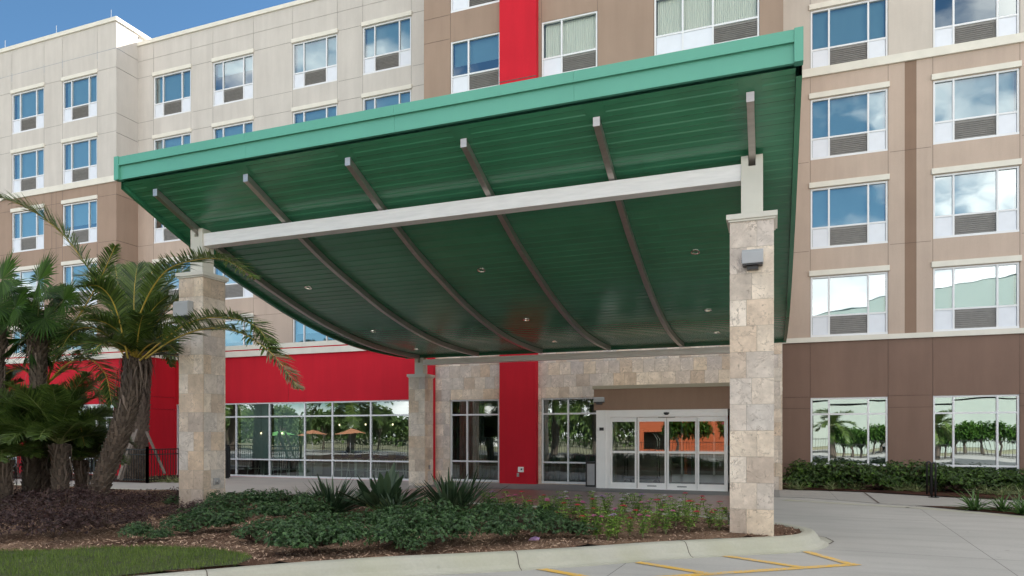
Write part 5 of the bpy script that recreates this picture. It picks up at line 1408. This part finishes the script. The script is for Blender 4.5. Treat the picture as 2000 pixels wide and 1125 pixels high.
# C: taller feather palm behind them
tC = thing('feather_palm', (gx(88, 11.6), 11.6, .15), 'tall feather palm with yellow green leaf stalks behind the short palms at left', 'palm tree', 'feather palms at the left')
trunk(tC, [at(98,1000,11.6), at(92,900,11.6), at(88,820,11.6), at(88,752,11.6)], .18, .19, 9, fib=40)
c_ = at(90,750,11.6)
fC = [
 (PT([(92,745,11.6),(120,670,11.4),(165,600,11.1),(198,540,10.8),(225,480,10.5)]), dict(L=.5, n=70, tone0=.4)),
 (PT([(88,745,11.6),(75,680,11.4),(48,630,11.1),(10,600,10.8),(-40,605,10.5)]), dict(L=.5, n=80, tone0=.55)),
 (PT([(92,750,11.5),(130,712,11.2),(170,700,10.9),(205,730,10.7),(218,790,10.6)]), dict(L=.5, n=75, tone0=.3)),
 (PT([(90,745,11.7),(95,670,11.8),(110,600,11.9),(130,560,12.0)]), dict(L=.5, n=60, tone0=.4)),
 (PT([(85,745,11.6),(70,690,11.5),(60,640,11.3),(62,590,11.1)]), dict(L=.5, n=70, tone0=.6)),
 (PT([(90,750,11.6),(140,720,11.9),(185,760,12.1),(205,810,12.2)]), dict(L=.45, n=60, tone0=.3)),
 (PT([(85,750,11.5),(40,720,11.2),(0,740,11.0),(-40,790,10.8)]), dict(L=.5, n=70, tone0=.35)),
 (PT([(88,750,11.5),(60,760,11.2),(30,800,11.0),(10,860,10.9)]), dict(L=.45, n=60, tone0=.3)),
 (PT([(92,750,11.5),(120,770,11.2),(150,810,11.0),(165,870,10.9)]), dict(L=.45, n=60, tone0=.3)),
]
crown(tC, fC, 12, .5, w=.023, rmat='rachis')
# D: fan palm crowns at the left edge
def fan_palm(px, py, Y, seed, label, nl, rad, st, up=True, tone0=.5, trpx=None, targets=()):
    r = random.Random(seed); c = at(px, py, Y); b = Vector((gx(trpx or px, Y), Y, .12))
    t = thing('fan_palm', tuple(b), label, 'palm tree', 'fan palms at the left'); trunk(t, [b, b.lerp(c,.5), c], .16, .15, seed, fib=20, bl=.15)
    lf, rc = MB(), MB()
    for (tx, ty, ry) in targets:
        q = at(tx, ty, Y+r.uniform(-.6,.1)); fan_leaf(lf, rc, c, q, r, ry, n=42, face=(r.uniform(-.3,.3),-1,r.uniform(.1,.5)), tone0=tone0+.1)
    for i in range(nl):
        a = 2*pi*i/nl*1.62; el = 1.3 - 1.9*i/nl; d = Vector((cos(a)*cos(el), sin(a)*cos(el), sin(el))); fan_leaf(lf, rc, c, c + d*st*r.uniform(.8,1.15), r, rad*r.uniform(.85,1.1), face=(d.x*.5, d.y*.5-.5, .7), tone0=tone0-.12)
    for i in range(6):
        a = r.uniform(0,6.28); q = c + Vector((cos(a)*.22, sin(a)*.22, -.55)); fan_leaf(lf, rc, c + Vector((0,0,-.1)), q, r, .38, n=16, face=(cos(a), sin(a), .2), tone0=.1, span=.6)
    lf.build('crown', M['palm_fan'], t); rc.build('leaf_stalks', M['rachis_g'], t); return t
fan_palm(74, 645, 11.2, 31, 'fan palm with round dark fan leaves rising behind the feather palms', 14, .66, .8, tone0=.38, targets=((76,548,.85),(125,585,.62),(28,600,.62)))
fan_palm(-8, 630, 10.8, 32, 'fan palm cut by the left edge of the view with pale tips', 16, .7, .9, tone0=.38, targets=((4,545,.8),(30,600,.6)))
# E: thick straight date palm braced behind the iron fence
tE = thing('braced_palm', (gx(268, 19.2), 19.2, .01), 'thick straight date palm held by timber braces behind the iron fence', 'palm tree')
trunk(tE, [at(262,941,19.2), at(266,850,19.2), at(270,770,19.2), at(272,700,19.2), at(272,665,19.2)], .42, .36, 33, fib=30, bl=.2)
r_ = random.Random(77); frs = [(auto_frond(at(272,668,19.2), 2*pi*i/22*2.4, 1.35-1.3*i/22, 2.6*r_.uniform(.85,1.1), r_, curl=r_.uniform(.9,1.4)), {}) for i in range(22)]
crown(tE, frs, 34, .5, w=.04, n=55, rmat='rachis_g', tone0=.4, rw=.025)
def brace(a, b): mb = MB(); mb.bar(a, b, .09, .045); mb.build('brace', M['wood'], tE)
brace(at(268,838,18.75), at(236,938,18.0)); brace(at(262,845,18.7), at(231,936,17.9)); brace(at(286,843,18.8), at(322,925,18.9))
# small ground plants behind the fence
for px in (296,312,330,180,205,345):
    x = gx(px, 18.9); copy_tree(lt, loc=(x, 18.9, .012), rz=sr.uniform(0,6), scale=.9, label=ORD[(296,312,330,180,205,345).index(px)] + ' planted tuft of striped grass behind the iron fence', group='striped grass tufts behind the fence')
# ------------------------------------------------------------------ the other side of the street (seen in the glass)
M['pale'] = simple('pale ribbed cladding', (0.36, 0.41, 0.37), 0.6, var=0.04, vscale=0.5)
wh = thing('warehouse', (30, -34, 0), 'long pale green ribbed warehouse with curved roofline, mirrored in the right windows', 'building')
mb = MB(); n = 30; x0, x1 = 3.0, 75.0
def rf(x): return 15.2 + 3.2*sin(pi*(x-x0)/(x1-x0))
for i in range(n):
    a, b = x0+(x1-x0)*i/n, x0+(x1-x0)*(i+1)/n
    mb.face([(a,-34,0),(b,-34,0),(b,-34,rf(b)),(a,-34,rf(a))]); mb.face([(a,-34,rf(a)),(b,-34,rf(b)),(b,-70,rf(b)),(a,-70,rf(a))]); mb.face([(a,-70,0),(b,-70,0),(b,-70,rf(b)),(a,-70,rf(a))])
mb.face([(x0,-34,0),(x0,-70,0),(x0,-70,rf(x0)),(x0,-34,rf(x0))]); mb.face([(x1,-34,0),(x1,-70,0),(x1,-70,rf(x1)),(x1,-34,rf(x1))])
mb.build('wall', M['pale'], wh); mb = MB(); mb.box(x0,x1,-34.3,-34,7.6,8.1); mb.box(x0,x1,-34.2,-34,5.0,5.2); mb.build('band', M['white'], wh)
mb = MB()
for i in range(n): 
    a, b = x0+(x1-x0)*i/n, x0+(x1-x0)*(i+1)/n; mb.face([(a,-34.35,rf(a)-.5),(b,-34.35,rf(b)-.5),(b,-34.35,rf(b)+.1),(a,-34.35,rf(a)+.1)]); mb.face([(a,-34.35,rf(a)+.1),(b,-34.35,rf(b)+.1),(b,-34,rf(b)+.1),(a,-34,rf(a)+.1)])
mb.build('roof_edge', M['white'], wh)
M['orangewall'] = simple('orange shop wall', (0.60, 0.13, 0.045), 0.7, var=.05)
sh_ = thing('orange_shop', (-6, -24, 0), 'low orange and white shop across the street, mirrored in the sliding doors', 'building')
mb = MB(); mb.box(-12.3,-1,-32,-24,0,5.2); mb.build('wall', M['orangewall'], sh_); mb = MB(); mb.box(-12.6,-.7,-32.3,-23.7,5.2,5.8); mb.box(-12.4,-.8,-24.15,-24,3.9,4.2); mb.build('roof', M['white'], sh_)
mb = MB(); mb.box(-11.6,-9.2,-24.08,-24,.3,2.0); mb.build('window', M['int_wall'], sh_)
hb = thing('white_house', (-44, -48, 0), 'white two storey building with a pitched roof across the street, mirrored in the restaurant glass', 'building')
mb = MB(); mb.box(-46,-32,-58,-48,0,6.0); mb.build('wall', M['white'], hb)
mb = MB(); mb.face([(-47,-47.4,5.9),(-31,-47.4,5.9),(-31,-53,8.5),(-47,-53,8.5)]); mb.face([(-47,-58.6,5.9),(-31,-58.6,5.9),(-31,-53,8.5),(-47,-53,8.5)]); mb.build('roof', M['grey'], hb)
for x in (-45,-41,-37,-34):
    for z in (1,3.8): mb = MB(); mb.box(x,x+1.6,-48.0,-47.94,z,z+1.4); mb.build('window', M['black'], hb)
M['farleaf'] = leaf_mat('sunlit far leaf', (0.04, 0.085, 0.02), (0.17, 0.25, 0.07), 0.6)
def far_tree(x, y, h, seed, label, n=900, L=.34, mat='palm_fan'):
    r = random.Random(seed); t = thing('street_tree', (0,0,0), label, 'tree', 'trees across the street'); mb = MB(); tk = MB()
    tk.tube([(0,0,0),(.1,0,h*.3),(-.05,.1,h*.55)], [.12,.09,.04], 8)
    cs = []
    for i in range(9):
        d = rdir(r,-.2); c = Vector((d.x*h*.24, d.y*h*.24, h*.62 + d.z*h*.24)); cs.append(c); tk.tube([(0,0,h*.35), c*.6+Vector((0,0,h*.2)), c], [.05,.03,.01], 5)
    for k in range(n):
        c = cs[k % 9]; d = rdir(r); p = c + d*h*.17*r.uniform(.5,1.1); leaf(mb, p, rdir(r), Vector((0,0,1)), L, L*.5, r.random()*.6+.2*d.z+.2)
    place_mb('crown', mb, M[mat], t); place_mb('trunk', tk, M['bark'], t); t.location = (x, y, 0); return t
ft = far_tree(4.9, -12, 2.55, 5, 'first bushy street tree mirrored in the right windows')
for i, x in enumerate((5.6,6.2,6.8,7.4,11.9,12.5,13.1,13.8,14.4,15.6,17.0,18.6)): copy_tree(ft, loc=(x, -12+sr.uniform(-.3,.3), 0), rz=i*1.3, scale=sr.uniform(.85,1.0), label=ORD[i+1] + ' bushy street tree mirrored in the right windows')
ft2 = far_tree(-40, -20, 4.8, 8, 'first tall leafy tree mirrored in the restaurant glass', 1500, .5, 'farleaf')
for i, (x, y, s) in enumerate(((-52,-20,1.1),(-63,-22,1.0),(-71,-20,1.2),(-30,-26,.8),(-58,-28,1.2),(-46,-28,.9),(-80,-22,1.2),(-22,-26,.7),(-49,-24,1.0),(-67,-26,1.1),(-75,-26,1.2),(-36,-24,.7))): copy_tree(ft2, loc=(x,y,-.4), rz=i*.9, scale=s, label=ORD[i+1] + ' tall leafy tree mirrored in the restaurant glass')
tl = MB(); tr_ = random.Random(9)
for k in range(26000):
    X = tr_.uniform(-125, -6); h = 5.2 + 1.8*mn.noise(Vector((X*.13, 1, 0))) + 1.1*mn.noise(Vector((X*.5, 2, 0))); z = h*tr_.random()**.6; leaf(tl, Vector((X, -58 + tr_.uniform(-3, 1.5), z)), rdir(tr_), Vector((0,0,1)), .8, .5, tr_.random())
tl.build('tree_line', M['farleaf'], kind='stuff', label='far off belt of trees across the street mirrored in the glass', cat='trees')
for i, (x, y) in enumerate(((-7.6,-17),(-5.9,-17.5),(-3.2,-17))): copy_tree(ft, loc=(x,y,0), rz=i, scale=1.25, label=ORD[i] + ' bushy tree in front of the orange shop mirrored in the doors')
def far_palm(x, y, h, seed):
    r = random.Random(seed); t = thing('street_palm', (x,y,0), 'slender palm across the street, mirrored in the hotel glass', 'palm tree', 'palms across the street')
    trunk(t, [Vector((x,y,0)), Vector((x+.1,y,h*.5)), Vector((x,y,h))], .2, .15, seed, boots=False, fib=0); lf, rc = MB(), MB()
    for i in range(18):
        p = auto_frond((x,y,h), 2*pi*i/18*2.4, 1.2-1.5*i/18, 2.1, r, 1.3, 5); frond(lf, rc, p, .6, r, w=.06, n=26)
    lf.build('crown', [M['palm'], M['palm_tip']], t); rc.build('leaf_stalks', M['rachis_g'], t); return t
fpa = far_palm(4.0, -9.5, 2.5, 3); fpa['label'] = 'short palm beside the bushy trees mirrored in the nearer right window'
for i, (x, y, s) in enumerate(((10.9,-9.5,1.0),(-17,-12,1.9),(-20.5,-10,2.1),(-26,-13,1.8),(-14,-11,1.7),(-38,-12,2.0),(-52,-11,2.2))):
    c = copy_tree(fpa, loc=(x,y,0), rz=i*1.1, scale=s, label=ORD[i+1] + ' slender palm across the street mirrored in the hotel glass')
fn = thing('street_fence', (0,-8,0), 'black metal picket fence across the drive, mirrored in the glass doors', 'fence')
mb = MB()
for i in range(330): x = -38 + i*.2; mb.box(x-.012,x+.012,-8.012,-7.988,.05,1.25)
mb.build('pickets', M['fence'], fn); mb = MB(); mb.box(-38,28,-8.02,-7.98,.12,.16); mb.box(-38,28,-8.02,-7.98,1.15,1.19); mb.build('rail', M['fence'], fn)
def parasol(x, y, col, label):
    t = thing('parasol', (x,y,0), label, 'parasol'); mb = MB(); n = 8
    for k in range(n):
        a, b = 2*pi*k/n, 2*pi*(k+1)/n; mb.face([(x,y,2.15),(x+1.5*cos(a),y+1.5*sin(a),1.75),(x+1.5*cos(b),y+1.5*sin(b),1.75)])
    mb.build('canopy', simple('parasol cloth', col, .8), t); mb = MB(); mb.tube([(x,y,0),(x,y,2.1)], .03, 8); mb.build('pole', M['grey'], t)
parasol(-36,-9,(.55,.24,.13),'orange parasol, nearest the white house, mirrored in the restaurant glass'); parasol(-40,-9.5,(.55,.24,.13),'orange parasol beside the green one, mirrored in the restaurant glass'); parasol(-43.5,-9,(.15,.42,.12),'green parasol mirrored in the restaurant glass')
# white van
vn = thing('white_van', (8.95,-15.8,0), 'white van parked across the drive behind the street trees', 'van')
mb = MB(); mb.extrude_x([(-18.4,.45),(-18.4,1.0),(-17.9,1.15),(-17.2,2.0),(-16.9,2.1),(-13.7,2.1),(-13.5,1.9),(-13.3,.9),(-13.3,.45)], 8.0, 9.9); mb.build('body', M['white'], vn, bevel=.08)
mb = MB(); mb.box(8.2,9.7,-13.47,-13.36,1.25,1.80); mb.build('window', M['black'], vn)
for x in (8.1,9.8):
    for y in (-14.1,-17.4): mb = MB(); mb.tube([(x-.1,y,.33),(x+.1,y,.33)], .33, 18); mb.build('wheel', M['black'], vn)
